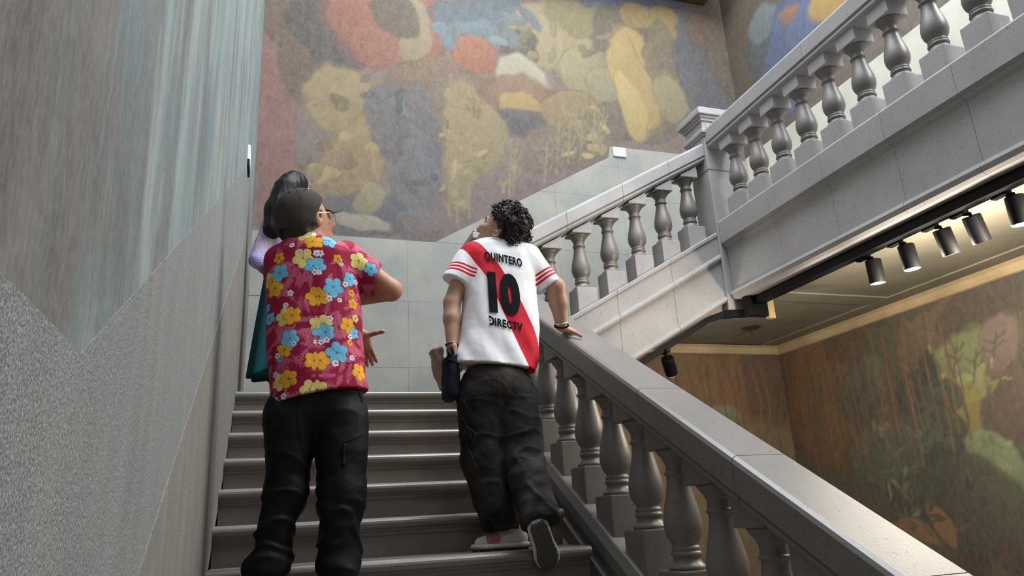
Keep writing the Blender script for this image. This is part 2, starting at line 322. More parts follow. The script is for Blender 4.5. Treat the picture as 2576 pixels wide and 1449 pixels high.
def stalk(u, v, h, lean, w, col):
    out = [([(u, v), (u+lean*0.5, v+h*0.55), (u+lean, v+h)], w, col)]
    for k in range(4):
        t = 0.25+0.18*k; bu, bv = u+lean*t, v+h*t; s = -1 if k % 2 else 1
        out.append(([(bu, bv), (bu+s*0.05, bv+h*0.10), (bu+s*0.085, bv+h*0.24)], w*0.8, col))
    return out
BACK_BLOBS = [(0.146, 2.762, 0.225, 1.526, 0.074, (134, 90, 86)),
    (0.272, 3.848, 0.272, 0.717, 0.105, (98, 80, 68)),
    (0.635, 4.008, 0.386, 0.536, 0.108, (68, 64, 64)),
    (1.242, 4.268, 0.637, 0.64, 0.112, (150, 90, 72)),
    (1.494, 4.115, 0.166, 0.431, -0.193, (150, 134, 106)),
    (1.285, 4.326, 0.261, 0.305, 0.114, (84, 78, 66)),
    (0.804, 3.199, 0.377, 0.459, 0.584, (148, 128, 90)),
    (0.888, 2.55, 0.289, 0.615, -0.435, (142, 120, 82)),
    (0.677, 1.867, 0.219, 0.366, 0.146, (118, 104, 80)),
    (1.396, 2.962, 0.393, 0.509, 0.075, (86, 87, 93)),
    (1.507, 2.27, 0.282, 0.572, 0.056, (94, 95, 101)),
    (0.969, 1.951, 0.438, 0.256, 0.048, (80, 80, 92)),
    (1.043, 2.143, 0.16, 0.159, 0.053, (140, 132, 104)),
    (1.006, 1.893, 0.303, 0.09, -0.104, (160, 150, 136)),
    (1.868, 3.637, 0.675, 0.271, 0.192, (122, 98, 78)),
    (2.072, 3.33, 0.539, 0.341, 0.183, (116, 98, 84)),
    (2.343, 4.45, 0.68, 0.295, 0.111, (88, 104, 116)),
    (2.149, 4.156, 0.372, 0.207, 0.105, (100, 118, 120)),
    (3.141, 4.357, 0.723, 0.414, 0.305, (160, 144, 106)),
    (3.617, 4.689, 0.594, 0.229, 0.111, (134, 122, 86)),
    (4.226, 5.004, 0.75, 0.119, 0.116, (92, 104, 130)),
    (2.14, 3.927, 0.275, 0.229, 0.099, (158, 92, 62)),
    (2.69, 2.608, 1.077, 0.426, 0.412, (120, 102, 100)),
    (1.777, 1.952, 0.409, 0.17, 0.046, (112, 96, 95)),
    (2.366, 2.261, 0.437, 0.316, 0.353, (116, 98, 98)),
    (2.691, 4.044, 0.221, 0.274, 0.099, (66, 58, 58)),
    (2.681, 3.737, 0.295, 0.283, 0.091, (172, 164, 140)),
    (2.655, 3.46, 0.448, 0.302, 0.084, (124, 90, 68)),
    (2.687, 3.391, 0.281, 0.189, 0.082, (164, 138, 82)),
    (2.682, 3.172, 0.429, 0.206, 0.077, (68, 70, 82)),
    (3.496, 3.941, 0.359, 0.407, 0.093, (152, 140, 104)),
    (3.721, 3.714, 0.31, 0.268, 0.087, (140, 132, 104)),
    (3.954, 4.474, 0.381, 0.519, 0.105, (98, 90, 76)),
    (4.036, 3.397, 0.745, 0.265, 0.178, (106, 94, 78)),
    (4.079, 3.979, 0.312, 0.675, 0.142, (178, 152, 94)),
    (3.977, 3.543, 0.187, 0.43, 0.082, (184, 160, 102)),
    (4.161, 4.82, 0.212, 0.212, 0.112, (164, 136, 84)),
    (4.566, 4.781, 0.276, 0.215, 0.109, (166, 144, 84)),
    (4.508, 4.264, 0.258, 0.523, 0.097, (118, 104, 80)),
    (4.55, 3.781, 0.242, 0.335, 0.086, (150, 138, 102)),
    (5.013, 4.179, 0.337, 0.774, 0.093, (80, 86, 94)),
    (5.073, 4.758, 0.154, 0.207, 0.107, (112, 84, 62)),
    (5.397, 4.296, 0.252, 1.047, 0.095, (100, 84, 68)),
    (5.725, 4.522, 0.247, 0.948, 0.099, (106, 88, 70)),
    (2.103, 3.004, 0.307, 0.575, 0.074, (146, 128, 90)),
    (1.96, 2.577, 0.169, 0.552, 0.063, (140, 124, 92)),
    (3.24, 3.244, 0.342, 0.459, 0.077, (138, 118, 80)),
    (2.932, 2.868, 0.375, 0.291, 0.368, (118, 100, 88)),
    (3.405, 2.97, 0.342, 0.3, 0.369, (112, 98, 86)),
    (1.902, 3.006, 0.038, 0.064, 0.837, (164, 146, 100)),
    (2.043, 2.574, 0.035, 0.06, 1.498, (155, 136, 96)),
    (2.105, 3.291, 0.046, 0.063, 0.782, (114, 100, 76)),
    (2.106, 2.552, 0.048, 0.082, 0.738, (128, 113, 80)),
    (1.921, 2.311, 0.048, 0.059, -1.011, (157, 137, 97)),
    (1.96, 2.185, 0.039, 0.068, 1.391, (170, 151, 103)),
    (2.035, 3.016, 0.03, 0.072, 0.265, (136, 120, 85)),
    (2.129, 2.34, 0.033, 0.079, 1.362, (123, 108, 82)),
    (1.917, 2.652, 0.043, 0.076, -0.868, (173, 154, 105)),
    (1.793, 2.94, 0.031, 0.073, -1.145, (166, 147, 101)),
    (1.878, 3.092, 0.046, 0.063, -0.656, (112, 98, 74)),
    (2.166, 3.383, 0.04, 0.081, -0.928, (137, 121, 85)),
    (2.037, 2.16, 0.045, 0.08, 0.023, (152, 133, 94)),
    (2.085, 2.94, 0.031, 0.066, 0.759, (147, 131, 89)),
    (1.886, 2.566, 0.046, 0.074, -0.148, (167, 147, 104)),
    (1.876, 2.192, 0.043, 0.077, 0.969, (129, 114, 86)),
    (1.813, 2.435, 0.034, 0.069, 1.466, (137, 121, 85)),
    (1.94, 2.135, 0.031, 0.066, 0.187, (132, 116, 88)),
    (1.765, 2.838, 0.048, 0.078, 0.016, (124, 109, 82)),
    (2.023, 2.848, 0.034, 0.073, 0.58, (155, 138, 94)),
    (1.907, 3.082, 0.044, 0.082, 0.294, (143, 125, 88)),
    (2.127, 3.34, 0.042, 0.07, 0.911, (119, 105, 79)),
    (1.77, 2.405, 0.037, 0.067, -0.396, (145, 129, 88)),
    (1.76, 2.395, 0.031, 0.068, -0.688, (143, 126, 89)),
    (2.149, 2.804, 0.038, 0.083, -1.123, (174, 155, 106)),
    (2.016, 2.701, 0.046, 0.06, 0.581, (146, 130, 89)),
    (3.446, 3.302, 0.037, 0.091, -1.414, (113, 99, 75)),
    (3.121, 2.938, 0.039, 0.062, 1.335, (137, 121, 85)),
    (3.553, 2.995, 0.039, 0.079, -0.653, (150, 132, 93)),
    (3.565, 3.222, 0.04, 0.088, -0.665, (147, 129, 98)),
    (3.072, 3.06, 0.03, 0.067, -1.123, (142, 125, 88)),
    (3.319, 3.096, 0.03, 0.082, 1.49, (116, 102, 77)),
    (3.342, 3.189, 0.039, 0.065, 1.128, (160, 140, 99)),
    (3.505, 2.957, 0.035, 0.062, 0.628, (119, 104, 79)),
    (3.524, 3.063, 0.029, 0.08, 0.648, (137, 121, 91)),
    (3.308, 3.14, 0.025, 0.083, -0.042, (137, 120, 85)),
    (3.254, 3.313, 0.034, 0.079, 1.549, (145, 128, 97)),
    (3.211, 3.191, 0.026, 0.081, -0.759, (163, 143, 101)),
    (3.481, 3.028, 0.039, 0.067, 1.396, (165, 145, 102)),
    (3.406, 3.112, 0.025, 0.089, -1.376, (162, 145, 99)),
    (3.228, 2.886, 0.025, 0.073, -0.028, (143, 126, 89)),
    (3.494, 3.425, 0.033, 0.065, 1.342, (174, 155, 106)),
    (3.391, 3.173, 0.026, 0.08, -0.199, (129, 113, 86)),
    (3.598, 3.211, 0.038, 0.083, 1.062, (180, 160, 110)),
    (3.147, 2.847, 0.03, 0.077, -1.044, (185, 164, 112)),
    (3.555, 3.009, 0.034, 0.07, 0.083, (154, 137, 94)),
    (3.415, 2.919, 0.038, 0.085, -1.313, (183, 163, 112)),
    (3.159, 3.373, 0.028, 0.085, 0.459, (151, 133, 101)),
    (2.564, 2.39, 0.023, 0.058, -1.031, (114, 101, 76)),
    (2.438, 2.339, 0.022, 0.078, -0.497, (148, 131, 90)),
    (2.408, 2.328, 0.029, 0.081, 0.341, (146, 128, 91)),
    (2.415, 2.899, 0.037, 0.075, 0.944, (138, 121, 92)),
    (2.562, 2.501, 0.023, 0.07, 1.349, (126, 111, 84)),
    (2.559, 2.605, 0.029, 0.069, 1.147, (129, 113, 86)),
    (2.53, 2.58, 0.032, 0.072, -0.252, (131, 115, 87)),
    (2.542, 2.599, 0.022, 0.06, -0.183, (170, 149, 105)),
    (2.687, 4.352, 0.097, 0.058, 0.342, (132, 123, 92)),
    (3.559, 4.212, 0.12, 0.059, 0.769, (106, 99, 74)),
    (3.038, 4.489, 0.13, 0.056, 1.581, (133, 124, 93)),
    (2.85, 4.042, 0.089, 0.048, 0.949, (135, 124, 93)),
    (3.694, 4.117, 0.11, 0.064, 1.524, (146, 134, 101)),
    (3.06, 4.156, 0.119, 0.053, 1.299, (130, 120, 90)),
    (3.726, 4.501, 0.129, 0.05, 0.267, (128, 120, 90)),
    (2.724, 4.261, 0.086, 0.048, 1.463, (113, 106, 79)),
    (2.724, 4.095, 0.102, 0.053, 0.468, (102, 95, 71)),
    (3.459, 4.292, 0.081, 0.058, -0.709, (118, 110, 83)),
    (1.776, 4.246, 0.105, 0.062, 0.027, (110, 128, 139)),
    (2.565, 4.216, 0.17, 0.081, -0.767, (99, 111, 113)),
    (2.573, 4.432, 0.162, 0.086, -0.2, (104, 117, 119)),
    (2.773, 4.481, 0.167, 0.064, -1.102, (93, 109, 119)),
    (2.499, 4.476, 0.124, 0.062, -0.619, (108, 121, 123)),
    (2.199, 4.311, 0.134, 0.081, 0.776, (105, 123, 133)),
    (2.431, 4.152, 0.13, 0.068, -0.088, (119, 134, 136)),
    (1.841, 4.095, 0.13, 0.066, -1.007, (103, 121, 132)),
    (0.622, 2.671, 0.078, 0.054, -1.202, (109, 93, 69)),
    (0.785, 2.447, 0.073, 0.054, -0.174, (109, 92, 69)),
    (1.0, 3.487, 0.08, 0.055, 0.952, (108, 92, 68)),
    (0.446, 2.24, 0.086, 0.062, -1.054, (159, 138, 98)),
    (0.786, 2.808, 0.098, 0.063, 1.481, (160, 139, 99)),
    (1.033, 2.647, 0.09, 0.07, 0.138, (151, 131, 93)),
    (0.54, 2.386, 0.113, 0.06, -1.097, (172, 149, 106)),
    (0.613, 2.351, 0.111, 0.065, 0.146, (168, 146, 104)),
    (0.755, 3.258, 0.094, 0.068, -0.192, (136, 116, 86)),
    (0.439, 2.488, 0.099, 0.057, 0.656, (105, 89, 66)),
    (0.517, 2.38, 0.079, 0.066, 0.821, (133, 115, 82)),
    (1.045, 2.108, 0.072, 0.054, -0.019, (146, 126, 90)),
    (0.782, 3.222, 0.11, 0.061, -0.947, (108, 92, 68)),
    (0.742, 2.504, 0.115, 0.07, 1.266, (130, 110, 82)),
    (1.558, 2.445, 0.052, 0.17, -0.953, (76, 76, 84)),
    (1.361, 2.814, 0.057, 0.194, -0.331, (86, 86, 91)),
    (1.407, 2.32, 0.042, 0.168, 0.857, (84, 84, 93)),
    (1.459, 2.031, 0.042, 0.156, -1.027, (105, 105, 112)),
    (1.415, 3.136, 0.055, 0.155, 0.718, (108, 108, 115)),
    (1.396, 3.238, 0.042, 0.189, -0.113, (65, 65, 72)),
    (1.154, 3.258, 0.038, 0.172, 1.541, (86, 86, 95)),
    (1.597, 3.263, 0.042, 0.224, 0.366, (97, 97, 103)),
    (1.218, 3.254, 0.035, 0.172, 0.298, (99, 99, 105)),
    (1.561, 2.847, 0.049, 0.173, 0.612, (103, 103, 109))]
strokes = []
for u, v, h, ln in [(1.898, 1.962, 1.645, 0.089),
    (2.022, 2.014, 1.564, 0.095),
    (2.452, 2.268, 0.694, 0.074),
    (2.498, 2.317, 0.603, 0.07),
    (2.859, 2.487, 0.476, 0.071),
    (3.002, 2.594, 0.68, 0.091),
    (3.152, 2.75, 0.694, 0.096),
    (3.296, 2.813, 0.65, 0.097),
    (3.443, 2.878, 0.606, 0.097),
    (3.544, 2.937, 0.56, 0.095),
    (1.82, 2.04, 0.936, 0.061)]:
    strokes += stalk(u, v, h, ln, 0.014, (134, 120, 88))
paint_grid('mural', 0.0, XR, 1.70, 5.9, 0.016, lambda u, v: (u, YB, v), (116, 99, 95), BACK_BLOBS, strokes, FRESCO, wb)
LOWB = [(4.41, 0.387, 0.382, 0.254, 0.003, (146, 108, 78)),
    (4.972, 0.305, 0.348, 0.524, 0.0, (150, 108, 72)),
    (4.534, -0.021, 0.332, 0.246, -0.008, (132, 100, 76)),
    (4.688, 0.058, 0.191, 0.166, -0.006, (150, 164, 140)),
    (5.236, 0.39, 0.305, 0.535, 0.003, (108, 80, 66)),
    (4.154, 0.55, 0.234, 0.126, 0.007, (140, 112, 80)),
    (4.873, -0.776, 0.969, 0.803, -0.026, (140, 122, 92))]
paint_grid('mural', 3.0, XR, FLOOR_Z, 0.72, 0.02, lambda u, v: (u, YB, v), (122, 94, 72), LOWB, [([(3.5+0.06*k, 0.55), (3.53+0.06*k+0.04*math.sin(k), 0.2), (3.5+0.06*k+0.05*math.cos(k*1.3), -0.4)], 0.012, ((112, 84, 66) if k % 2 else (146, 110, 80))) for k in range(30)], FRESCO, wb)
RUP = [(1.211, 4.242, 0.349, 0.872, 0.365, (102, 86, 68)),
    (0.932, 4.154, 0.349, 0.467, 0.37, (82, 90, 96)),
    (0.936, 4.426, 0.228, 0.236, 0.384, (128, 140, 142)),
    (0.602, 3.818, 0.454, 0.667, 0.065, (84, 104, 144)),
    (0.307, 3.957, 0.375, 0.302, 0.384, (94, 112, 150)),
    (-0.046, 3.933, 0.347, 0.248, 0.398, (200, 162, 72)),
    (0.585, 4.269, 0.182, 0.09, 0.39, (168, 120, 84)),
    (0.137, 3.031, 0.676, 0.243, -0.164, (112, 100, 92)),
    (-0.641, 3.08, 0.57, 0.221, -0.127, (116, 104, 98)),
    (-1.176, 3.009, 0.495, 0.17, -0.105, (120, 106, 100))]
paint_grid('mural', -2.58, YB, 3.04, 6.6, 0.03, lambda u, v: (XR, u, v), (98, 84, 72), RUP, [], FRESCO, wr, True)
RLOW = [(1.38, 0.344, 0.348, 0.786, 0.113, (120, 88, 70)),
    (1.143, 0.098, 0.476, 0.715, 0.098, (150, 108, 74)),
    (0.901, 0.371, 0.409, 0.273, -0.178, (142, 106, 74)),
    (0.509, 0.633, 0.422, 0.263, 0.15, (112, 86, 66)),
    (0.333, 0.364, 0.268, 0.29, 0.131, (96, 92, 76)),
    (-0.348, 0.449, 0.563, 0.198, -0.147, (128, 106, 86)),
    (-0.847, 0.509, 0.403, 0.154, -0.129, (88, 80, 74)),
    (0.52, 0.032, 0.341, 0.255, 0.101, (84, 94, 86)),
    (0.435, 0.164, 0.161, 0.218, 0.113, (104, 114, 92)),
    (0.217, -0.228, 0.289, 0.207, 0.083, (90, 84, 76)),
    (-0.539, 0.17, 0.46, 0.221, -0.219, (152, 162, 108)),
    (-0.599, -0.002, 0.294, 0.155, -0.284, (176, 176, 116)),
    (-0.439, -0.32, 0.171, 0.344, 0.283, (172, 156, 86)),
    (-0.856, -0.172, 0.181, 0.413, 0.104, (114, 94, 88)),
    (-0.907, 0.241, 0.139, 0.21, 0.147, (150, 128, 124)),
    (-0.157, 0.051, 0.162, 0.233, 0.113, (58, 70, 66)),
    (-0.154, 0.187, 0.118, 0.168, 0.125, (52, 62, 60)),
    (0.037, -0.05, 0.162, 0.238, 0.101, (60, 74, 68)),
    (-0.311, -0.109, 0.163, 0.193, 0.501, (66, 80, 76)),
    (-0.052, -0.332, 0.177, 0.198, 0.077, (84, 96, 84)),
    (-0.271, -0.392, 0.179, 0.191, 0.074, (66, 80, 74)),
    (-0.03, -0.557, 0.191, 0.196, 0.056, (72, 84, 78)),
    (-0.256, -0.579, 0.164, 0.158, 0.056, (64, 78, 72)),
    (0.43, -0.514, 0.383, 0.315, 0.056, (104, 112, 94)),
    (0.37, -0.79, 0.252, 0.411, 0.033, (96, 104, 88)),
    (-0.568, -0.608, 0.238, 0.15, 0.256, (154, 170, 128)),
    (-0.689, -0.763, 0.153, 0.175, 0.042, (146, 160, 122)),
    (-0.291, -0.977, 0.488, 0.369, 0.219, (80, 82, 70)),
    (0.0, -0.811, 0.226, 0.292, 0.033, (72, 76, 68)),
    (0.331, -1.12, 0.245, 0.12, 0.305, (170, 126, 82)),
    (-0.017, -1.03, 0.113, 0.191, -0.287, (172, 128, 84)),
    (0.379, -0.823, 0.111, 0.15, 0.03, (84, 64, 54)),
    (-0.212, -1.387, 0.206, 0.151, -0.02, (84, 60, 52)),
    (-0.595, -1.32, 0.093, 0.171, -0.015, (90, 64, 56)),
    (0.243, -1.402, 0.311, 0.194, -0.02, (88, 96, 80)),
    (0.272, -0.518, 0.045, 0.017, -0.091, (114, 122, 99)),
    (0.205, -0.386, 0.057, 0.019, 1.051, (95, 106, 89)),
    (0.059, -0.298, 0.058, 0.018, 0.763, (96, 105, 87)),
    (0.374, -0.646, 0.069, 0.024, 1.285, (115, 122, 99)),
    (0.379, -0.341, 0.058, 0.018, -1.232, (92, 103, 86)),
    (0.613, -0.613, 0.056, 0.024, 0.961, (74, 83, 69)),
    (0.43, -0.325, 0.054, 0.024, 1.443, (140, 148, 119)),
    (0.094, -0.556, 0.058, 0.022, 1.12, (102, 112, 92)),
    (0.165, -0.611, 0.053, 0.018, 0.242, (106, 113, 92)),
    (0.626, -0.395, 0.074, 0.023, 0.732, (91, 101, 85)),
    (0.102, -0.434, 0.041, 0.019, 1.318, (108, 115, 93)),
    (0.047, -0.295, 0.048, 0.024, -0.747, (94, 104, 87)),
    (0.201, -0.632, 0.043, 0.021, -1.134, (150, 159, 128)),
    (0.584, -0.758, 0.056, 0.017, 1.4, (78, 87, 73)),
    (0.29, -0.793, 0.058, 0.02, 0.911, (117, 124, 101)),
    (0.794, -0.617, 0.068, 0.026, -0.274, (107, 114, 93)),
    (0.491, -0.246, 0.072, 0.02, -1.413, (139, 147, 118)),
    (0.607, -0.447, 0.047, 0.021, 0.815, (121, 129, 105)),
    (0.362, -0.261, 0.052, 0.019, 0.954, (149, 158, 127)),
    (0.579, -0.401, 0.075, 0.02, 1.214, (118, 126, 103)),
    (0.376, -0.721, 0.064, 0.017, 0.377, (154, 163, 132)),
    (0.229, -0.746, 0.067, 0.019, -0.433, (124, 131, 105)),
    (0.433, -0.599, 0.065, 0.019, -1.219, (96, 107, 89)),
    (0.173, -0.781, 0.059, 0.016, -1.162, (118, 125, 101)),
    (0.652, -0.695, 0.074, 0.023, 0.146, (131, 140, 114)),
    (0.097, -0.396, 0.04, 0.024, 1.53, (146, 154, 124)),
    (0.255, -0.682, 0.067, 0.021, -1.093, (77, 86, 72)),
    (0.4, -0.691, 0.06, 0.023, -1.204, (109, 116, 95)),
    (0.795, -0.535, 0.065, 0.025, -0.273, (116, 123, 99)),
    (0.802, -0.698, 0.079, 0.02, 0.498, (105, 112, 91)),
    (0.382, -0.453, 0.068, 0.019, 0.861, (91, 99, 82)),
    (0.44, -0.277, 0.073, 0.024, 0.479, (150, 159, 128)),
    (0.274, -0.499, 0.061, 0.024, -0.352, (132, 140, 113)),
    (0.175, -0.359, 0.067, 0.018, 1.124, (132, 140, 113)),
    (0.563, -1.102, 0.044, 0.018, -0.438, (150, 159, 128)),
    (0.42, -0.951, 0.057, 0.017, 0.783, (105, 115, 95)),
    (0.343, -1.111, 0.06, 0.021, -0.323, (84, 93, 78)),
    (0.251, -0.995, 0.057, 0.023, -0.004, (89, 99, 83)),
    (0.346, -0.608, 0.066, 0.019, -0.437, (140, 148, 119)),
    (0.362, -0.929, 0.06, 0.019, -1.297, (119, 127, 103)),
    (0.465, -0.892, 0.046, 0.02, -1.285, (124, 132, 108)),
    (0.383, -0.626, 0.07, 0.022, -0.025, (115, 123, 100)),
    (0.32, -1.093, 0.046, 0.021, 0.021, (113, 124, 102)),
    (0.121, -0.613, 0.058, 0.021, -0.686, (112, 122, 101)),
    (0.36, -1.05, 0.049, 0.02, 0.847, (97, 108, 90)),
    (0.476, -0.895, 0.074, 0.024, 0.323, (80, 90, 75)),
    (0.452, -0.782, 0.061, 0.019, -1.159, (155, 164, 132)),
    (0.308, -0.746, 0.07, 0.021, 1.069, (143, 152, 122)),
    (0.203, -0.908, 0.05, 0.022, -1.207, (102, 112, 92)),
    (0.315, -0.813, 0.059, 0.017, -1.241, (87, 97, 81)),
    (0.137, -0.639, 0.062, 0.021, -0.094, (97, 107, 88)),
    (0.533, -0.969, 0.05, 0.024, 1.271, (75, 83, 70)),
    (0.138, -0.713, 0.065, 0.022, -0.653, (76, 85, 71)),
    (0.253, -0.958, 0.057, 0.021, -0.652, (154, 163, 131)),
    (0.746, -0.029, 0.066, 0.019, 1.089, (96, 110, 94)),
    (0.462, 0.164, 0.059, 0.019, 1.427, (84, 98, 86)),
    (0.386, 0.149, 0.07, 0.018, 1.265, (89, 102, 87)),
    (0.473, 0.089, 0.069, 0.019, -0.87, (88, 101, 86)),
    (0.699, 0.105, 0.056, 0.022, -1.105, (79, 93, 81)),
    (0.469, -0.095, 0.065, 0.018, -0.305, (79, 92, 80)),
    (0.349, 0.018, 0.069, 0.021, -0.899, (85, 100, 88)),
    (0.333, -0.11, 0.064, 0.023, -0.222, (107, 122, 105)),
    (0.541, 0.279, 0.072, 0.022, -0.016, (96, 112, 98)),
    (0.389, 0.136, 0.064, 0.018, 0.686, (82, 94, 80)),
    (0.637, 0.21, 0.081, 0.026, -1.307, (83, 95, 81)),
    (0.695, 0.182, 0.08, 0.025, -0.837, (95, 109, 93)),
    (0.421, 0.112, 0.051, 0.022, 1.417, (93, 108, 95)),
    (0.596, 0.233, 0.072, 0.021, 0.972, (85, 99, 87)),
    (-0.748, -0.573, 0.053, 0.02, -0.321, (158, 176, 131)),
    (-0.631, -0.557, 0.049, 0.017, 0.771, (134, 149, 111)),
    (-0.616, -0.639, 0.044, 0.024, -0.793, (149, 166, 124)),
    (-0.751, -0.568, 0.04, 0.022, -0.731, (173, 188, 144)),
    (-0.615, -0.543, 0.039, 0.021, 1.277, (121, 134, 100)),
    (-0.584, -0.647, 0.06, 0.017, -0.988, (133, 148, 110)),
    (-0.648, -0.675, 0.056, 0.022, 0.761, (183, 199, 152)),
    (-0.643, -0.678, 0.057, 0.025, 1.063, (147, 164, 122)),
    (-0.409, -0.51, 0.065, 0.025, -0.455, (141, 153, 117)),
    (-0.612, -0.693, 0.039, 0.018, 1.135, (150, 167, 125)),
    (-0.578, -0.567, 0.048, 0.02, 1.452, (146, 162, 121)),
    (-0.525, -0.555, 0.047, 0.024, -1.256, (148, 160, 122)),
    (-0.213, -0.1, 0.068, 0.055, 1.045, (88, 102, 86)),
    (0.015, -0.187, 0.092, 0.044, -0.034, (63, 77, 70)),
    (-0.213, -0.545, 0.063, 0.053, -0.293, (84, 102, 93)),
    (-0.168, -0.109, 0.061, 0.051, -0.598, (88, 101, 86)),
    (-0.033, -0.394, 0.063, 0.038, 1.087, (84, 96, 82)),
    (-0.165, -0.411, 0.083, 0.049, 1.502, (66, 81, 74)),
    (-0.147, -0.423, 0.064, 0.047, 0.869, (84, 97, 82)),
    (-0.03, -0.48, 0.1, 0.052, -0.415, (93, 107, 91)),
    (-0.046, -0.356, 0.084, 0.044, -1.013, (85, 98, 83)),
    (-0.35, -0.099, 0.081, 0.039, 1.126, (73, 89, 81)),
    (0.141, -0.522, 0.102, 0.039, -1.267, (76, 92, 84)),
    (-0.097, -0.044, 0.081, 0.053, 0.976, (74, 91, 83)),
    (-0.099, -0.502, 0.061, 0.039, -1.194, (99, 114, 97)),
    (-0.082, -0.565, 0.094, 0.038, 0.256, (62, 76, 69)),
    (-0.519, -0.825, 0.063, 0.019, 0.946, (100, 100, 85)),
    (-0.499, -1.232, 0.092, 0.014, 1.483, (83, 83, 71)),
    (-0.317, -0.829, 0.081, 0.017, 1.027, (70, 74, 64)),
    (-0.253, -1.125, 0.062, 0.018, 1.098, (92, 92, 78)),
    (-0.251, -1.042, 0.087, 0.016, -0.244, (104, 104, 88)),
    (0.112, -0.795, 0.08, 0.021, -0.789, (94, 94, 80)),
    (0.027, -0.961, 0.086, 0.023, 0.162, (79, 84, 72)),
    (-0.364, -0.813, 0.081, 0.022, 0.75, (80, 85, 73)),
    (-0.008, -0.861, 0.108, 0.022, -0.589, (79, 83, 72)),
    (-0.004, -1.206, 0.071, 0.016, 0.798, (72, 76, 66)),
    (0.003, -1.001, 0.108, 0.018, -0.048, (72, 77, 66)),
    (0.199, -1.104, 0.094, 0.017, 0.77, (102, 102, 86)),
    (-0.284, -1.246, 0.076, 0.018, 0.462, (67, 71, 61)),
    (0.062, -0.778, 0.112, 0.019, -0.676, (80, 80, 68)),
    (-0.493, 0.197, 0.019, 0.041, 0.542, (194, 203, 139)),
    (-0.555, -0.005, 0.016, 0.055, 0.438, (136, 153, 98)),
    (-0.597, 0.046, 0.013, 0.042, 1.24, (167, 175, 120)),
    (-0.754, -0.027, 0.014, 0.052, -1.051, (143, 160, 102)),
    (-0.74, 0.002, 0.014, 0.046, 0.091, (149, 167, 107)),
    (-0.532, 0.069, 0.02, 0.052, -0.244, (180, 189, 129)),
    (-0.513, 0.295, 0.021, 0.054, -0.376, (125, 140, 89)),
    (-0.82, 0.16, 0.015, 0.057, 0.318, (175, 184, 126)),
    (-0.884, -0.04, 0.014, 0.045, -1.029, (169, 177, 121)),
    (-0.502, 0.259, 0.018, 0.06, -1.108, (121, 136, 87)),
    (-0.771, -0.057, 0.019, 0.053, 0.57, (144, 162, 103)),
    (-0.743, 0.17, 0.017, 0.043, -0.305, (182, 190, 130)),
    (-0.553, 0.075, 0.017, 0.043, 1.616, (187, 196, 134)),
    (-0.303, 0.084, 0.021, 0.054, 0.797, (183, 192, 131)),
    (-0.266, 0.329, 0.021, 0.048, 0.221, (178, 186, 128)),
    (-0.363, 0.277, 0.021, 0.053, 1.066, (172, 180, 123))]
rst = []
for u, v, h, ln in [(1.234, -0.245, 0.642, -0.204),
    (0.914, -0.093, 0.363, -0.129),
    (0.577, -0.178, 0.346, -0.123),
    (0.431, -0.686, 0.399, -0.136),
    (0.192, -0.768, 0.384, -0.131),
    (-0.591, -0.032, 0.234, -0.087),
    (-0.426, 0.032, 0.241, -0.09),
    (-0.804, 0.111, 0.17, -0.068)]:
    rst += stalk(u, v, h, ln, 0.012, (92, 104, 84))
for k in range(46):
    a0 = 1.55-0.045*k+0.05*math.sin(k*2.3); z0 = 0.62-0.06*(k % 7); rst.append(([(a0, z0), (a0-0.03*math.sin(k), z0-0.35), (a0+0.05*math.cos(k*1.7), z0-0.9)], 0.010, ((118, 88, 66) if k % 2 else (144, 108, 78))))
paint_grid('mural', -4.5, YB, FLOOR_Z, 0.72, 0.016, lambda u, v: (XR, u, v), (98, 92, 78), RLOW, rst, FRESCO, wr, True)
# dado of stone blocks on the back wall
dado = [(0.0, 0.0), (1.66, 0.0), (3.72, 1.10), (XR, 1.10), (XR, 3.01), (3.66, 3.0), (3.625, 2.86), (1.67, 1.735), (0.0, 1.742)]
rows = [0.0, 0.50, 1.125, 1.735, 2.38, 2.75, 3.02]
for r in range(len(rows)-1):
    xs = [-0.01]; x = 0.62 if r % 2 else 1.395
    while x < XR: xs.append(x); x += 0.78
    xs.append(XR)
    for a, b in zip(xs[:-1], xs[1:]):
        p = clip_rect(dado, a+0.0009, b-0.0009, rows[r]+0.0009, rows[r+1]-0.0009)
        if not p: continue
        n = len(p); dep = YB-0.013-0.003*random.Random(r*31+int(a*50)).random()
        v = [(u, YB+0.01, w) for u, w in p]+[(u, dep, w) for u, w in p]
        f = [tuple(range(n)), tuple(range(2*n-1, n-1, -1))]+[(i, (i+1) % n, (i+1) % n+n, i+n) for i in range(n)]
        link('stone_block', fixn(pydata('stone_block', v, f)), DADO, wb)
# cream dado on the right wall above the gallery
for k in range(8):
    y1 = YB-0.9*k
    link('plaster_panel', box_me('plaster_panel', (XR-0.002, y1-0.898, GAL_Z), (XR+0.02, y1, 3.045)), DADO_R, wr)
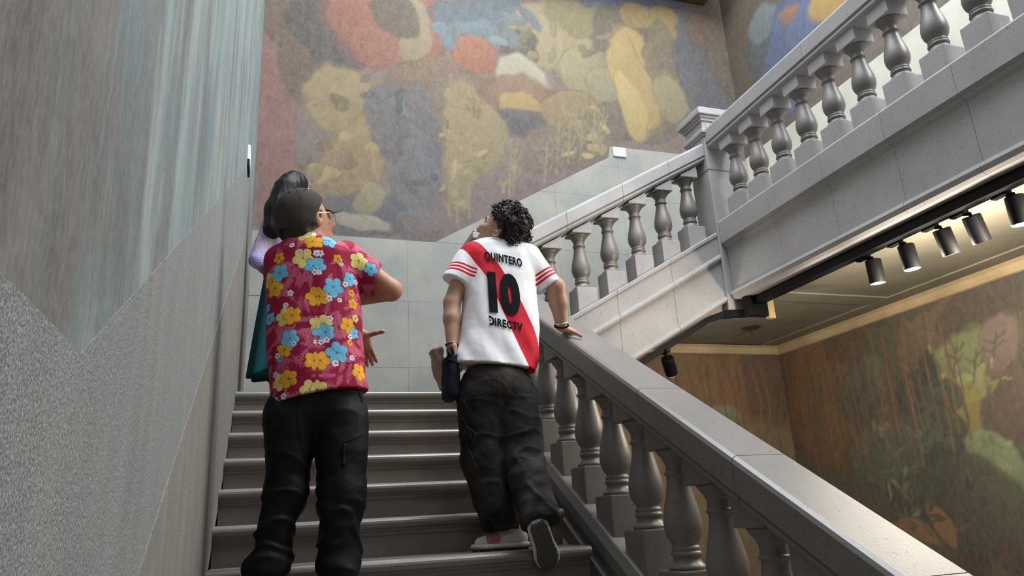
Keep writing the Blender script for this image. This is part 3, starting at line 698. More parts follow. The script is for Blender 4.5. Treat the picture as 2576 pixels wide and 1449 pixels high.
# left wall: streaked mural on top, speckled dado and plain skirting that climb with the stair
def streak_mat():
    t = NT('streaked_fresco'); v = t.co((1, 1.9, 0.45)); fine = t.co((1, 1, 0.35))
    a = t.noise(v, 2.2, 5, 0.62, 0.5); b = t.noise(t.co((1, 3.2, 0.5)), 2.6, 5, 0.65, 0.4); c = t.noise(t.co((1, 2.3, 0.5)), 3.1, 4, 0.6, 0.3)
    col = t.mix(t.ramp(a, 0.36, 0.62), srgb(96, 98, 98), srgb(122, 140, 142))
    col = t.mix(t.math('MULTIPLY', t.ramp(b, 0.50, 0.68), 0.75), col, srgb(150, 156, 150))
    col = t.mix(t.math('MULTIPLY', t.ramp(c, 0.54, 0.70), 0.7), col, srgb(84, 100, 114))
    col = t.mix(t.math('MULTIPLY', t.ramp(t.noise(t.co((1, 2.6, .5)), 4.2, 3), 0.56, 0.72), 0.55), col, srgb(122, 104, 110))
    col = t.mix(t.math('MULTIPLY', t.ramp(t.noise(t.co((1, 3.6, .4)), 3.6, 3), 0.60, 0.74), 0.6), col, srgb(160, 154, 128))
    # a darker brown passage of paint at the foot of the stair
    g = t.n('ShaderNodeSeparateXYZ', {0: t.co()})
    m = t.ramp(t.math('ADD', g.outputs[1], t.math('MULTIPLY', t.noise(t.co((1, 1, .5)), 5, 4), 0.12)), -3.94, -4.0)
    br = t.mix(t.ramp(t.noise(t.co((1, 1, 0.6)), 9, 5, 0.65), 0.35, 0.68), srgb(88, 82, 77), srgb(116, 112, 108))
    col = t.mix(t.math('MULTIPLY', m, 0.9), col, br)
    g1 = t.ramp(t.noise(t.co((1, 1.6, 0.6)), 70, 5, 0.75), 0.42, 0.72); col = t.mix(t.math('MULTIPLY', g1, 0.22), col, srgb(172, 174, 168))
    g2 = t.ramp(t.noise(t.co((1, 1.6, 0.5)), 110, 4, 0.75), 0.52, 0.75); col = t.mix(t.math('MULTIPLY', g2, 0.3), col, srgb(60, 60, 62))
    t.bump(t.noise(t.co((1, 1.5, 1)), 140, 4), 0.15, 0.002)
    return t.out(col, 0.8, 0.2)
def speckle_mat(name, c, amt, vert=True):
    t = NT(name); v = t.co((1, 1, 0.7))
    n = t.ramp(t.noise(v, 430, 2, 0.8), 0.46, 0.60); n4 = t.ramp(t.noise(v, 170, 3, 0.8), 0.48, 0.64); n2 = t.ramp(t.noise(t.co((1, 2, 0.5)), 4.5, 5, 0.65), 0.35, 0.7)
    n3 = t.ramp(t.noise(v, 520, 2, 0.8), 0.5, 0.62); n5 = t.ramp(t.noise(t.co((1, 1, 0.6)), 210, 3, 0.8), 0.5, 0.66)
    col = t.mix(n2, mul(c, 0.78), mul(c, 1.25))
    col = t.mix(t.math('MULTIPLY', t.ramp(t.noise(t.co((1, 2, 0.6)), 7, 3), 0.5, 0.7), 0.35), col, srgb(120, 122, 104))
    col = t.mix(t.math('MULTIPLY', n, amt*0.7), col, srgb(206, 208, 202)); col = t.mix(t.math('MULTIPLY', n4, amt*0.5), col, srgb(190, 192, 186))
    col = t.mix(t.math('MULTIPLY', n3, amt), col, srgb(58, 56, 62)); col = t.mix(t.math('MULTIPLY', n5, amt*0.6), col, srgb(70, 68, 74))
    t.bump(t.noise(v, 420, 2), 0.2, 0.002)
    return t.out(col, 0.8, 0.25)
MUR_L = streak_mat()
DAD_L = speckle_mat('speckled_dado', srgb(96, 99, 100), 0.66)
SKI_L = speckle_mat('skirting_plaster', srgb(104, 98, 92), 0.35)
def left_panel(name, poly, x, mat):
    n = len(poly); v = [(-0.03, y, z) for y, z in poly]+[(x, y, z) for y, z in poly]
    f = [tuple(range(n)), tuple(range(2*n-1, n-1, -1))]+[(i, (i+1) % n, (i+1) % n+n, i+n) for i in range(n)]
    return link(name, fixn(pydata(name, v, f)), mat, wl)
yA = -3.99; zA = SL*yA+1.565; yT = (1.742-1.565)/SL
left_panel('mural', [(-6.4, zA), (yA, zA), (yT, 1.742), (YB-.001, 1.742), (YB-.001, 6.7), (-6.4, 6.7)], -0.0012, MUR_L)
zB = SL*(-3.99)+1.0; yTb = (1.16-1.0)/SL
left_panel('dado', [(-6.4, zB), (yA, zB), (yTb, 1.16), (YB-.001, 1.16), (YB-.001, 1.741), (yT, 1.741), (yA, zA), (-6.4, zA)], 0.0, DAD_L)
left_panel('skirting', [(-6.4, FLOOR_Z), (-5.1, FLOOR_Z), (0.0, -0.10), (YB-.001, -0.10), (YB-.001, 1.159), (yTb, 1.159), (yA, zB), (-6.4, zB)], 0.0022, SKI_L)
# ------------------------------------------------------------------ first flight: one stone per step
def step_profile(front_depth):
    # (y, z) relative to nosing front and tread level; rolled nosing, fillet, plain riser
    p = [(front_depth, 0.0), (0.024, 0.0)]
    for k in range(1, 8):
        a = math.pi/2 + math.pi*k/8; p.append((0.024+0.024*math.cos(a), -0.024+0.024*math.sin(a)))
    p += [(0.024, -0.048), (0.026, -0.056), (0.034, -0.058), (0.034, -0.074), (0.042, -0.078), (0.042, -RISE), (front_depth, -RISE)]
    return p
st = empty('stone_staircase', (0.78, -5.0, FLOOR_Z), 'first flight of grey-brown stone steps with rolled nosings between wall and balustrade', 'staircase')
prof = step_profile(TREAD+0.045)
me_step = None
for k in range(-11, 6):
    if me_step is None:
        v = [(0.003, y, z) for y, z in prof]+[(1.561, y, z) for y, z in prof]; n = len(prof)
        f = [tuple(range(n)), tuple(range(2*n-1, n-1, -1))]+[(i, (i+1) % n, (i+1) % n+n, i+n) for i in range(n)]
        me_step = fixn(pydata('step', v, f))
    link('step', me_step, STEP, st, loc=(0, (k-6)*TREAD, (k-6)*RISE))
prof = step_profile(0.35)
v = [(0.003, y, z) for y, z in prof]+[(1.561, y, z) for y, z in prof]; n = len(prof)
f = [tuple(range(n)), tuple(range(2*n-1, n-1, -1))]+[(i, (i+1) % n, (i+1) % n+n, i+n) for i in range(n)]
link('step', fixn(pydata('top_step', v, f)), STEP, st)
# solid core of the flight under the steps and beside their ends
core = [(-4.92, FLOOR_Z), (0.3, FLOOR_Z), (0.3, -RISE), (0.06, -RISE-0.01), (-4.90, FLOOR_Z+0.01)]
v = [(0.003, y, z) for y, z in core]+[(1.60, y, z) for y, z in core]; n = len(core)
f = [tuple(range(n)), tuple(range(2*n-1, n-1, -1))]+[(i, (i+1) % n, (i+1) % n+n, i+n) for i in range(n)]
link('stair_core', fixn(pydata('stair_core', v, f)), STONE_SHADE, st)
ld = tagS(box('floor_landing', (0.003, 0.35, -0.24), (1.95, YB, -0.0), STEP))
# ------------------------------------------------------------------ balusters
LB = 0.445
bprof = [(0.070, 0.0), (0.072, 0.012), (0.060, 0.02), (0.052, 0.034), (0.050, 0.044), (0.056, 0.048), (0.0595, 0.056), (0.056, 0.064), (0.052, 0.067),
         (0.053, 0.070), (0.0555, 0.076), (0.053, 0.083), (0.048, 0.086), (0.050, 0.094), (0.060, 0.108), (0.069, 0.128), (0.0735, 0.152), (0.0735, 0.175), (0.069, 0.205), (0.061, 0.24),
         (0.053, 0.272), (0.047, 0.30), (0.043, 0.325), (0.0415, 0.344), (0.047, 0.347), (0.051, 0.354), (0.047, 0.361), (0.0425, 0.364), (0.044, 0.368), (0.0425, 0.374), (0.042, 0.39), (0.046, 0.398),
         (0.05, 0.402), (0.05, 0.408), (0.055, 0.414), (0.064, 0.426), (0.071, 0.436), (0.0735, 0.445)]
ME_BAL = lathe_me('baluster', bprof, 26)
ME_BAL.polygons.foreach_set('use_smooth', [True]*len(ME_BAL.polygons))
def wedge_me(name, w, zt, zb, ax, sl_top, sl_bot):
    v = []
    for s in (zb, zt):
        for (x, y) in ((-w, -w), (w, -w), (w, w), (-w, w)):
            a = (x, y)[ax]; v.append((x, y, s + (sl_bot if s == zb else sl_top)*a))
    return hexa_me(name, v, 0.006, 2)
def balustrade(root, spots, L, ax, slope, h_pl, h_ab, mat):
    """spots: centres of the plinth tops"""
    mp = wedge_me('plinth', 0.083, 0.0, -h_pl, ax, 0, slope); ma = wedge_me('abacus', 0.082, L+h_ab, L, ax, slope, 0)
    me = ME_BAL
    if abs(L-LB) > 1e-3:
        me = ME_BAL.copy(); me.transform(Matrix.Scale(L/LB, 4, (0, 0, 1)))
    for p in spots:
        b = link('baluster', me, mat, root, loc=tuple(p))
        for nm, m in (('plinth', mp), ('abacus', ma)):
            o = bpy.data.objects.new(nm, m); COL.objects.link(o)
            if not m.materials: m.materials.append(mat)
            o.parent = b
RAIL = [(-0.112, -0.022), (-0.106, -0.008), (-0.092, 0.0), (0.092, 0.0), (0.106, -0.008), (0.112, -0.022), (0.112, -0.118), (0.108, -0.122), (0.098, -0.124), (0.098, -0.130),
        (0.104, -0.136), (0.104, -0.150), (0.096, -0.160), (0.085, -0.166), (-0.085, -0.166), (-0.096, -0.160), (-0.104, -0.150), (-0.104, -0.136), (-0.098, -0.130), (-0.098, -0.124), (-0.108, -0.122), (-0.112, -0.118)]
def rails(root, cuts, pt, side, mat, prof=RAIL):
    for a, b in zip(cuts[:-1], cuts[1:]):
        link('handrail', extrude_me('handrail', prof, pt(a+0.0015), pt(b-0.0015), side), mat, root)
X1 = 1.732; Y2 = 0.062; X3 = 3.79
# first flight
b1 = empty('stair_balustrade', (X1, -2.0, FLOOR_Z), 'heavy sloping stone balustrade with broad handrail climbing beside the first flight of steps', 'balustrade')
spots = [(X1, -1.198-0.2645*j, SL*(-1.198-0.2645*j)+0.183) for j in range(-3, 14)]
balustrade(b1, spots, LB, 1, SL, 0.14, 0.062, STONE_SHADE)
rails(b1, [-4.95, -4.1, -3.4, -2.792, -2.21, -1.42, -0.75, -0.075], lambda y: (X1, y, SL*y+0.856), (1, 0, 0), STONE_SHADE)
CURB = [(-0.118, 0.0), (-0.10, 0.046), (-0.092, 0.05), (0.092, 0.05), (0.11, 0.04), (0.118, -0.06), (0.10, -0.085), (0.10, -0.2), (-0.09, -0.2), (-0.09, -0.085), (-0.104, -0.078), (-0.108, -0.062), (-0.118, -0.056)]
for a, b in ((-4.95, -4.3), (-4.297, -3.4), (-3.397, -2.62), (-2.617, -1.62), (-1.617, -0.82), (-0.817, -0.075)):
    link('curb_stone', extrude_me('curb_stone', CURB, (X1, a, SL*a), (X1, b, SL*b), (1, 0, 0)), STONE_SHADE, b1)
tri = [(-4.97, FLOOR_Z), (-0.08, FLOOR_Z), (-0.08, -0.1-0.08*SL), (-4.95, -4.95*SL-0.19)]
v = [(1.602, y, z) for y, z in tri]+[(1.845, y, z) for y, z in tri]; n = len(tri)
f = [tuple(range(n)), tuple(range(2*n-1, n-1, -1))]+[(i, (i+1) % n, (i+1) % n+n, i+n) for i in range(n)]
link('spandrel', fixn(pydata('spandrel', v, f)), STONE_SHADE, b1)
# second flight, along the back wall
b2 = empty('stair_balustrade', (2.7, Y2, 0.3), 'pale sloping stone balustrade rising along the frescoed back wall between the two newels', 'balustrade')
L2 = lambda x: SL*x-0.773            # nosing line of the second flight
spots = [(2.206+0.26*j, Y2, L2(2.206+0.26*j)+0.183) for j in range(-1, 6)]
balustrade(b2, spots, LB, 0, SL, 0.16, 0.062, STONE)
rails(b2, [1.865, 2.334, 2.845, 3.30, 3.668], lambda x: (x, Y2, L2(x)+0.866), (0, 1, 0), STONE)
STR2 = [(-0.105, 0.03), (-0.118, 0.02), (-0.118, -0.005), (-0.108, -0.012), (-0.108, -0.165), (-0.128, -0.175), (-0.134, -0.195), (-0.128, -0.215), (-0.105, -0.225),
        (-0.105, -0.525), (-0.125, -0.535), (-0.13, -0.555), (-0.118, -0.572), (0.10, -0.572), (0.10, 0.03)]
for a, b in ((1.865, 2.26), (2.263, 2.70), (2.703, 3.20), (3.203, 3.668)):
    link('string_stone', extrude_me('string_stone', STR2, (a, Y2, L2(a)), (b, Y2, L2(b)), (0, 1, 0)), STONE, b2)
st2 = empty('stone_staircase', (2.7, 0.9, 0.0), 'second flight of stone steps along the back wall behind its balustrade', 'staircase')
for k in range(8):
    x = 1.67+TREAD*k
    link('step', box_me('step', (x, Y2+0.1, RISE*k), (x+TREAD+0.03 if k < 7 else 3.70, YB-0.02, RISE*(k+1)), 0.008), STEP, st2)
sof = [(1.9, 0), (3.7, 0)]
v = []
for yy in (Y2+0.1, YB-0.018):
    v += [(1.75, yy, L2(1.75)-0.55), (3.70, yy, L2(3.70)-0.55), (3.70, yy, L2(3.70)-0.2), (1.75, yy, L2(1.75)-0.2)]
link('stair_soffit', fixn(pydata('stair_soffit', v, [(0, 1, 2, 3), (7, 6, 5, 4), (0, 4, 5, 1), (1, 5, 6, 2), (2, 6, 7, 3), (3, 7, 4, 0)])), SOFFIT, st2)
# newels
def newel(x0, y0, zb, zj, zt, label):
    w = 0.262; cx, cy = x0+w/2, y0+w/2
    r = empty('newel_post', (cx, cy, zb), label, 'newel post')
    box('base_block', (x0, y0, zb), (x0+w, y0+w, zj-0.0015), STONE, r, 0.006)
    box('shaft', (x0, y0, zj+0.0015), (x0+w, y0+w, zt-0.27), STONE, r, 0.006)
    e = 0.0
    def slab(nm, o, a, b, bev=0.006, par=r): return box(nm, (x0-o, y0-o, a), (x0+w+o, y0+w+o, b), STONE, par, bev, 2)
    slab('necking', 0.012, zt-0.27, zt-0.25); slab('necking', 0.026, zt-0.25, zt-0.205, 0.012)
    c = slab('cap', 0.004, zt-0.205, zt-0.125)
    slab('cap_moulding', 0.018, zt-0.125, zt-0.10, 0.004, c); slab('cap_moulding', 0.03, zt-0.10, zt-0.075, 0.006, c)
    slab('cap_slab', 0.05, zt-0.075, zt-0.03, 0.006, c); slab('cap_slab', 0.036, zt-0.03, zt, 0.012, c)
    for o in list(c.children): pass
    # recessed panel on the cap's faces
    box('cap_panel', (x0+0.03, y0-0.009, zt-0.19), (x0+w-0.03, y0, zt-0.14), STONE, c, 0.003)
    return r
newel(3.668, -0.075, 0.64, 1.88, 2.47, 'tall stone newel post with moulded cap where the sloping rail meets the upper gallery')
newel(1.60, -0.075, -0.09, 0.52, 1.165, 'stone newel post on the landing at the foot of the second flight')
# newel at the foot, out of frame, carries the lower end of the first rail
newel(1.60, -5.23, FLOOR_Z, -2.4, -1.6, 'stone newel post at the bottom of the first flight')
# ------------------------------------------------------------------ gallery along the right wall
b3 = empty('gallery_balustrade', (X3, -2.3, GAL_Z), 'level stone balustrade along the edge of the upper gallery on the right', 'balustrade')
spots = [(X3, -0.29-0.278*j, 1.555) for j in range(0, 14)]
balustrade(b3, spots, 0.43, 1, 0.0, 0.157, 0.095, STONE)
GR = [(u, w*1.14) for u, w in RAIL]
rails(b3, [-4.3, -3.1, -2.05, -1.33, -0.66, -0.075], lambda y: (X3, y, 2.268), (1, 0, 0), STONE, GR)
g = empty('upper_gallery', (4.5, -1.5, 0.7), 'upper gallery of stone slabs carried over the lower murals, track lights along its edge', 'gallery')
FAS = [(-0.10, 1.40), (-0.112, 1.385), (-0.112, 1.205), (-0.085, 1.19), (-0.085, 1.175), (-0.06, 1.155), (-0.06, 0.80), (-0.085, 0.79), (-0.095, 0.765), (-0.085, 0.735), (-0.06, 0.72), (0.144, 0.72), (0.144, 1.40)]
cuts = [-4.4, -3.6, -2.9, -2.35, -1.838, -1.289, -0.72, -0.078]
for a, b in zip(cuts[:-1], cuts[1:]):
    link('fascia_stone', extrude_me('fascia_stone', FAS, (X3, a+0.0012, 0), (X3, b-0.0012, 0), (1, 0, 0)), STONE, g)
box('floor_slab', (3.935, -4.4, 0.80), (XR-0.015, YB-0.02, GAL_Z), STONE, g); box('landing_slab', (3.705, 0.195, 0.80), (3.934, YB-0.02, GAL_Z), STONE, g)
# soffit: border bands and a sunk panel, all one level with the landing's underside
def sofbox(n_, lo, hi): return link(n_, box_me(n_, lo, hi, 0.004), SOFFIT, g)
sofbox('soffit_band', (3.936, -4.4, 0.762), (4.03, 1.60, 0.80)); sofbox('soffit_band', (5.18, -4.4, 0.762), (5.42, 1.60, 0.80))
sofbox('soffit_band', (4.032, -0.20, 0.762), (5.178, 0.02, 0.80)); sofbox('soffit_panel', (4.034, -4.4, 0.772), (5.176, -0.205, 0.80)); sofbox('soffit_panel', (4.034, 0.025, 0.772), (5.176, 1.60, 0.80))
box('landing_edge', (3.705, 0.195, 0.70), (3.90, YB-0.02, 0.80), STONE, g, 0.004)
link('cove', extrude_me('cove', [(0, 0.675), (-0.02, 0.682), (-0.035, 0.71), (-0.045, 0.74), (-0.075, 0.762), (0, 0.762)], (XR-0.003, -4.4, 0), (XR-0.003, YB-0.018, 0), (1, 0, 0)), COVE, g)
link('cove', extrude_me('cove', [(0, 0.675), (-0.02, 0.682), (-0.035, 0.71), (-0.045, 0.74), (-0.075, 0.762), (0, 0.762)], (3.705, YB-0.018, 0), (XR-0.005, YB-0.018, 0), (0, 1, 0)), COVE, g)
# painted beam at the top of the back wall
bm_ = tagS(box('trim_1', (1.9, YB-0.5, 5.16), (5.2, YB, 5.5), plain('painted_beam', srgb(84, 66, 44), 0.7, 0.3, var=0.4, scale=4), None, 0.02))

# ------------------------------------------------------------------ lighting track, spotlights and small fittings
TX = 3.86
tr = empty('lighting_track', (TX, -2.2, 0.72), 'long black lighting track fixed under the edge of the upper gallery', 'lighting track')
box('track_rail', (TX-0.045, -4.3, 0.655), (TX+0.035, -0.17, 0.728), BLACK, tr, 0.004)
box('track_lip', (TX-0.055, -4.3, 0.650), (TX-0.046, -0.17, 0.700), BLACK, tr, 0.002)
box('track_end', (3.742, -0.21, 0.56), (3.93, -0.15, 0.73), BLACK, tr, 0.005)
box('end_plate', (3.935, -0.205, 0.545), (3.995, -0.165, 0.735), plain('raw_plaster_patch', srgb(196, 170, 124), 0.8), tr)
tr2 = empty('lighting_track', (3.35, 0.02, 0.4), 'black lighting track slanting down beneath the second stair flight', 'lighting track')
def bar(name, a, b, w, h, par, mat=BLACK):
    return link(name, extrude_me(name, [(-w, -h), (w, -h), (w, h), (-w, h)], a, b, (0, 1, 0)), mat, par)
bar('track_rail', (2.4, 0.03, L2(2.4)-0.625), (3.52, 0.03, L2(3.52)-0.625), 0.035, 0.026, tr2)
bar('track_elbow', (3.52, 0.03, L2(3.52)-0.625), (3.64, 0.0, 0.615), 0.035, 0.026, tr2)
bar('track_elbow', (3.64, 0.0, 0.615), (3.80, -0.12, 0.60), 0.035, 0.026, tr2)
GLOW = NT('lamp_glow'); GLOW.set(GLOW.b.inputs['Emission Color'], (1, 0.82, 0.55, 1)); GLOW.set(GLOW.b.inputs['Emission Strength'], 1.5); GLOW = GLOW.m
def rotz_to(d):
    return Vector(d).to_track_quat('Z', 'Y').to_matrix()
can_prof = [(0.0005, 0.0), (0.044, 0.0), (0.049, 0.004), (0.049, 0.157), (0.047, 0.16), (0.041, 0.16), (0.041, 0.13), (0.0005, 0.13)]
def spotlight(p, d, hang, label, power):
    """can hangs from the track at `hang`; p is the top of the can, d the aim"""
    r = empty('spotlight', tuple(p), label, 'spotlight', 'black spotlights on the gallery track')
    R = rotz_to(d).to_4x4(); T = Matrix.Translation(Vector(p))
    me = lathe_me('lamp_can', can_prof, 28); me.transform(T @ R); link('lamp_can', me, BLACK, r)
    me = lathe_me('lens', [(0.0005, 0.132), (0.039, 0.132), (0.039, 0.1335), (0.0005, 0.1335)], 20); me.transform(T @ R); link('lens', me, GLOW, r)
    q = np.array(hang)
    link('bracket', tube_me('bracket', [np.array(p)+np.array(d)*0.012, np.array(p)-np.array(d)*0.012, q], 0.012, 8), BLACK, r)
    me = box_me('adapter', (q[0]-0.02, q[1]-0.05, q[2]-0.012), (q[0]+0.02, q[1]+0.05, q[2]+0.012), 0.003); link('adapter', me, BLACK, r)
    l = bpy.data.lights.new('spot_beam', 'POINT'); l.energy = power; l.color = (1, 0.88, 0.70); l.shadow_soft_size = 0.034
    o = bpy.data.objects.new('spot_beam', l); COL.objects.link(o)
    o.matrix_world = T @ Matrix.Translation(Vector(d)*0.20) @ Vector(d).to_track_quat('-Z', 'Y').to_matrix().to_4x4()
names = ['nearest the newel', 'second from the newel', 'third from the newel', 'fourth from the newel', 'fifth from the newel', 'sixth from the newel']
SPY = [-1.33, -1.60, -1.865, -2.065, -2.33, -2.62]
for i, y in enumerate(SPY):
    d = np.array([(0.05, 0.04, -1), (0.06, -0.02, -1), (0.30, 0.05, -1), (0.38, 0.10, -1), (0.05, 0.05, -1), (0.3, 0.1, -1)][i], float); d /= np.linalg.norm(d)
    spotlight((TX+0.055, y, 0.625), d, (TX+0.03, y+0.05, 0.652), 'black cylindrical spotlight hanging from the gallery track, %s' % names[i], 21)
d = np.array([0.5, 0.6, -0.6]); d /= np.linalg.norm(d)
spotlight((3.13, 0.06, L2(3.10)-0.70), d, (3.10, 0.03, L2(3.10)-0.655), 'small black spotlight under the slanting track below the second flight', 16)
bpy.data.objects['spotlight.%03d' % len(SPY)].pop('group', None)
ro = empty('ceiling_fitting', (4.58, 0.89, 0.772), 'round dark brass ceiling fitting on the soffit beneath the landing', 'ceiling fitting')
BR = plain('dark_brass', (0.11, 0.075, 0.045, 1), 0.4, 0.5, 0.6)
me = lathe_me('rose', [(0.001, 0), (0.085, 0), (0.09, -0.006), (0.07, -0.014), (0.045, -0.018), (0.03, -0.026), (0.001, -0.026)][::-1], 24); me.transform(Matrix.Translation((4.58, 0.89, 0.772))); link('rose', me, BR, ro)
me = lathe_me('pendant', [(0.001, -0.075), (0.012, -0.073), (0.012, -0.07), (0.006, -0.066), (0.006, -0.045), (0.018, -0.04), (0.018, -0.02), (0.001, -0.02)], 12); me.transform(Matrix.Translation((4.58, 0.89, 0.772))); link('pendant', me, BR, ro)
# museum labels
WHITE = plain('white_card', (0.78, 0.80, 0.83, 1), 0.5, 0.4, var=0.02); INK = plain('grey_ink', (0.22, 0.23, 0.25, 1), 0.6)
sg = empty('wall_label', (3.765, YB-0.014, 2.88), 'small white museum label on the dado below the big fresco', 'sign')
box('label_card', (3.69, YB-0.034, 2.88), (3.842, YB-0.014, 2.992), WHITE, sg, 0.003)
for k, (a, b) in enumerate(((3.735, 3.795), (3.715, 3.815), (3.72, 3.81), (3.712, 3.82), (3.75, 3.78))):
    z = 2.972-0.017*k-(0.012 if k else 0)
    box('text_line', (a, YB-0.0345, z-0.0035), (b, YB-0.0338, z), INK, sg)
s2 = empty('wall_label', (0.01, -0.08, 1.48), 'white and dark label plate seen edge on at the end of the left wall', 'sign')
box('label_card', (-0.004, -0.20, 1.515), (0.014, -0.03, 1.62), WHITE, s2, 0.002)
box('label_foot', (-0.004, -0.20, 1.46), (0.013, -0.03, 1.514), BLACK, s2, 0.002)

# ------------------------------------------------------------------ signed-distance modelling for figures and clothes
_tab = np.random.default_rng(3).random((32, 32, 32)).astype(np.float32)
def vn(P, s):
    q = P*np.asarray(s, np.float32); i = np.floor(q).astype(np.int64); f = q-i; f = f*f*(3-2*f); i &= 31; j = (i+1) & 31
    T = _tab; x0, y0, z0 = i.T; x1, y1, z1 = j.T; a, b, c = f.T
    r = lambda p, q_: p+(q_-p)*a
    return (r(T[x0,y0,z0], T[x1,y0,z0])*(1-b)+r(T[x0,y1,z0], T[x1,y1,z0])*b)*(1-c)+(r(T[x0,y0,z1], T[x1,y0,z1])*(1-b)+r(T[x0,y1,z1], T[x1,y1,z1])*b)*c-0.5
def rc(P, a, b, ra, rb):
    a = np.asarray(a, np.float32); b = np.asarray(b, np.float32); d = b-a; q = P-a
    h = np.clip((q@d)/max(float(d@d), 1e-9), 0, 1)
    return np.linalg.norm(q-h[:, None]*d, axis=1)-(ra+(rb-ra)*h)
def el(P, c, r, fr=None):
    q = P-np.asarray(c, np.float32)
    if fr is not None: q = q@np.asarray(fr, np.float32).T
    r = np.asarray(r, np.float32); k0 = np.linalg.norm(q/r, axis=1); k1 = np.linalg.norm(q/(r*r), axis=1)+1e-9
    return k0*(k0-1)/k1
def rbox(P, c, r, fr=None, rad=0.01):
    q = P-np.asarray(c, np.float32)
    if fr is not None: q = q@np.asarray(fr, np.float32).T
    d = np.abs(q)-(np.asarray(r, np.float32)-rad)
    return np.linalg.norm(np.maximum(d, 0), axis=1)+np.minimum(d.max(1), 0)-rad
def sm(a, b, k):
    h = np.clip(0.5+0.5*(b-a)/k, 0, 1); return b+(a-b)*h-k*h*(1-h)
def chain(P, pts, rad, k=0.02):
    d = None
    for i in range(len(pts)-1):
        e = rc(P, pts[i], pts[i+1], rad[i], rad[i+1]); d = e if d is None else sm(d, e, k)
    return d
def loft(P, rows):
    """rows: (z, cx, cy, a, b) sorted by falling or rising z"""
    r = np.array(sorted(rows), np.float32); z = P[:, 2]
    def ip(k):
        v = np.interp(z, r[:, 0], r[:, k]); return v
    cx, cy, a, b = ip(1), ip(2), ip(3), ip(4)
    x = (P[:, 0]-cx)/a; y = (P[:, 1]-cy)/b
    k0 = (np.abs(x)**2.4+np.abs(y)**2.4)**(1/2.4)
    d = (k0-1)*np.minimum(a, b)
    return np.maximum(d, np.maximum(z-r[-1, 0], r[0, 0]-z)*0.9)
def frame(fwd, up=(0, 0, 1)):
    f = np.asarray(fwd, float); f = f/np.linalg.norm(f); s = np.cross(f, up); s /= np.linalg.norm(s); u = np.cross(s, f)
    return f, s, u, np.array([f, s, u])
def mesh_sdf(name, fn, lo, hi, h):
    lo = np.asarray(lo, float); hi = np.asarray(hi, float); n = (np.ceil((hi-lo)/h)+1).astype(int)
    Fg = np.empty(n, np.float32); B = 20
    nb = -(-n//B)
    I, J, K = np.meshgrid(*[np.arange(m) for m in nb], indexing='ij'); bid = np.stack([I.ravel(), J.ravel(), K.ravel()], 1)
    cen = (lo+(bid*B+B/2)*h).astype(np.float32); dc = fn(cen); rad = B*h*0.9*1.25+0.035
    for (i, j, k), d in zip(bid, dc):
        s = tuple(slice(a*B, min((a+1)*B, m)) for a, m in zip((i, j, k), n))
        if d > rad: Fg[s] = 1.0; continue
        if d < -rad: Fg[s] = -1.0; continue
        ax = [lo[m]+h*np.arange(s[m].start, s[m].stop) for m in range(3)]
        G = np.stack(np.meshgrid(*ax, indexing='ij'), -1); shp = G.shape[:3]
        Fg[s] = fn(G.reshape(-1, 3).astype(np.float32)).reshape(shp)
    ins = Fg < 0
    off = [(a, b, c) for a in (0, 1) for b in (0, 1) for c in (0, 1)]
    sl = lambda A, o: A[o[0]:n[0]-1+o[0], o[1]:n[1]-1+o[1], o[2]:n[2]-1+o[2]]
    cnt = sum(sl(ins, o).astype(np.int8) for o in off)
    act = np.argwhere((cnt > 0) & (cnt < 8))
    vals = np.stack([Fg[act[:, 0]+o[0], act[:, 1]+o[1], act[:, 2]+o[2]] for o in off], 1)
    pos = np.zeros((len(act), 3)); w = np.zeros(len(act))
    for a in range(8):
        for b in range(a+1, 8):
            oa, ob = np.array(off[a]), np.array(off[b])
            if np.abs(oa-ob).sum() != 1: continue
            fa, fb = vals[:, a], vals[:, b]; m = (fa < 0) != (fb < 0)
            t = np.where(m, fa/np.where(m, fa-fb, 1), 0)
            pos += m[:, None]*(oa+t[:, None]*(ob-oa)); w += m
    V = lo+h*(act+pos/w[:, None])
    idx = -np.ones(n-1, np.int64); idx[tuple(act.T)] = np.arange(len(act))
    faces = []
    for ax in range(3):
        o = [0, 0, 0]; o[ax] = 1
        A = ins[:n[0]-o[0], :n[1]-o[1], :n[2]-o[2]]; Bq = ins[o[0]:, o[1]:, o[2]:]
        e = np.argwhere(A != Bq); b, c = (ax+1) % 3, (ax+2) % 3
        ok = (e[:, b] > 0) & (e[:, c] > 0) & (e[:, b] < n[b]-1) & (e[:, c] < n[c]-1); e = e[ok]
        s = A[tuple(e.T)]
        q = []
        for db, dc2 in ((-1, -1), (0, -1), (0, 0), (-1, 0)):
            t = e.copy(); t[:, b] += db; t[:, c] += dc2; q.append(idx[tuple(t.T)])
        q = np.stack(q, 1); q[~s] = q[~s][:, ::-1]; faces.append(q)
    Q = np.concatenate(faces); Q = Q[(Q >= 0).all(1)]
    me = bpy.data.meshes.new(name); me.vertices.add(len(V)); me.vertices.foreach_set('co', V.astype(np.float32).ravel())
    me.loops.add(Q.size); me.loops.foreach_set('vertex_index', Q.astype(np.int32).ravel())
    me.polygons.add(len(Q)); me.polygons.foreach_set('loop_start', np.arange(0, Q.size, 4, dtype=np.int32)); me.polygons.foreach_set('loop_total', np.full(len(Q), 4, np.int32))
    me.polygons.foreach_set('use_smooth', np.ones(len(Q), bool)); me.update(calc_edges=True)
    return me, V
def fattr(me, name, vals):
    a = me.attributes.new(name, 'FLOAT', 'POINT'); a.data.foreach_set('value', np.asarray(vals, np.float32))
def bounds(pts, pad):
    p = np.array(pts, float); return p.min(0)-pad, p.max(0)+pad
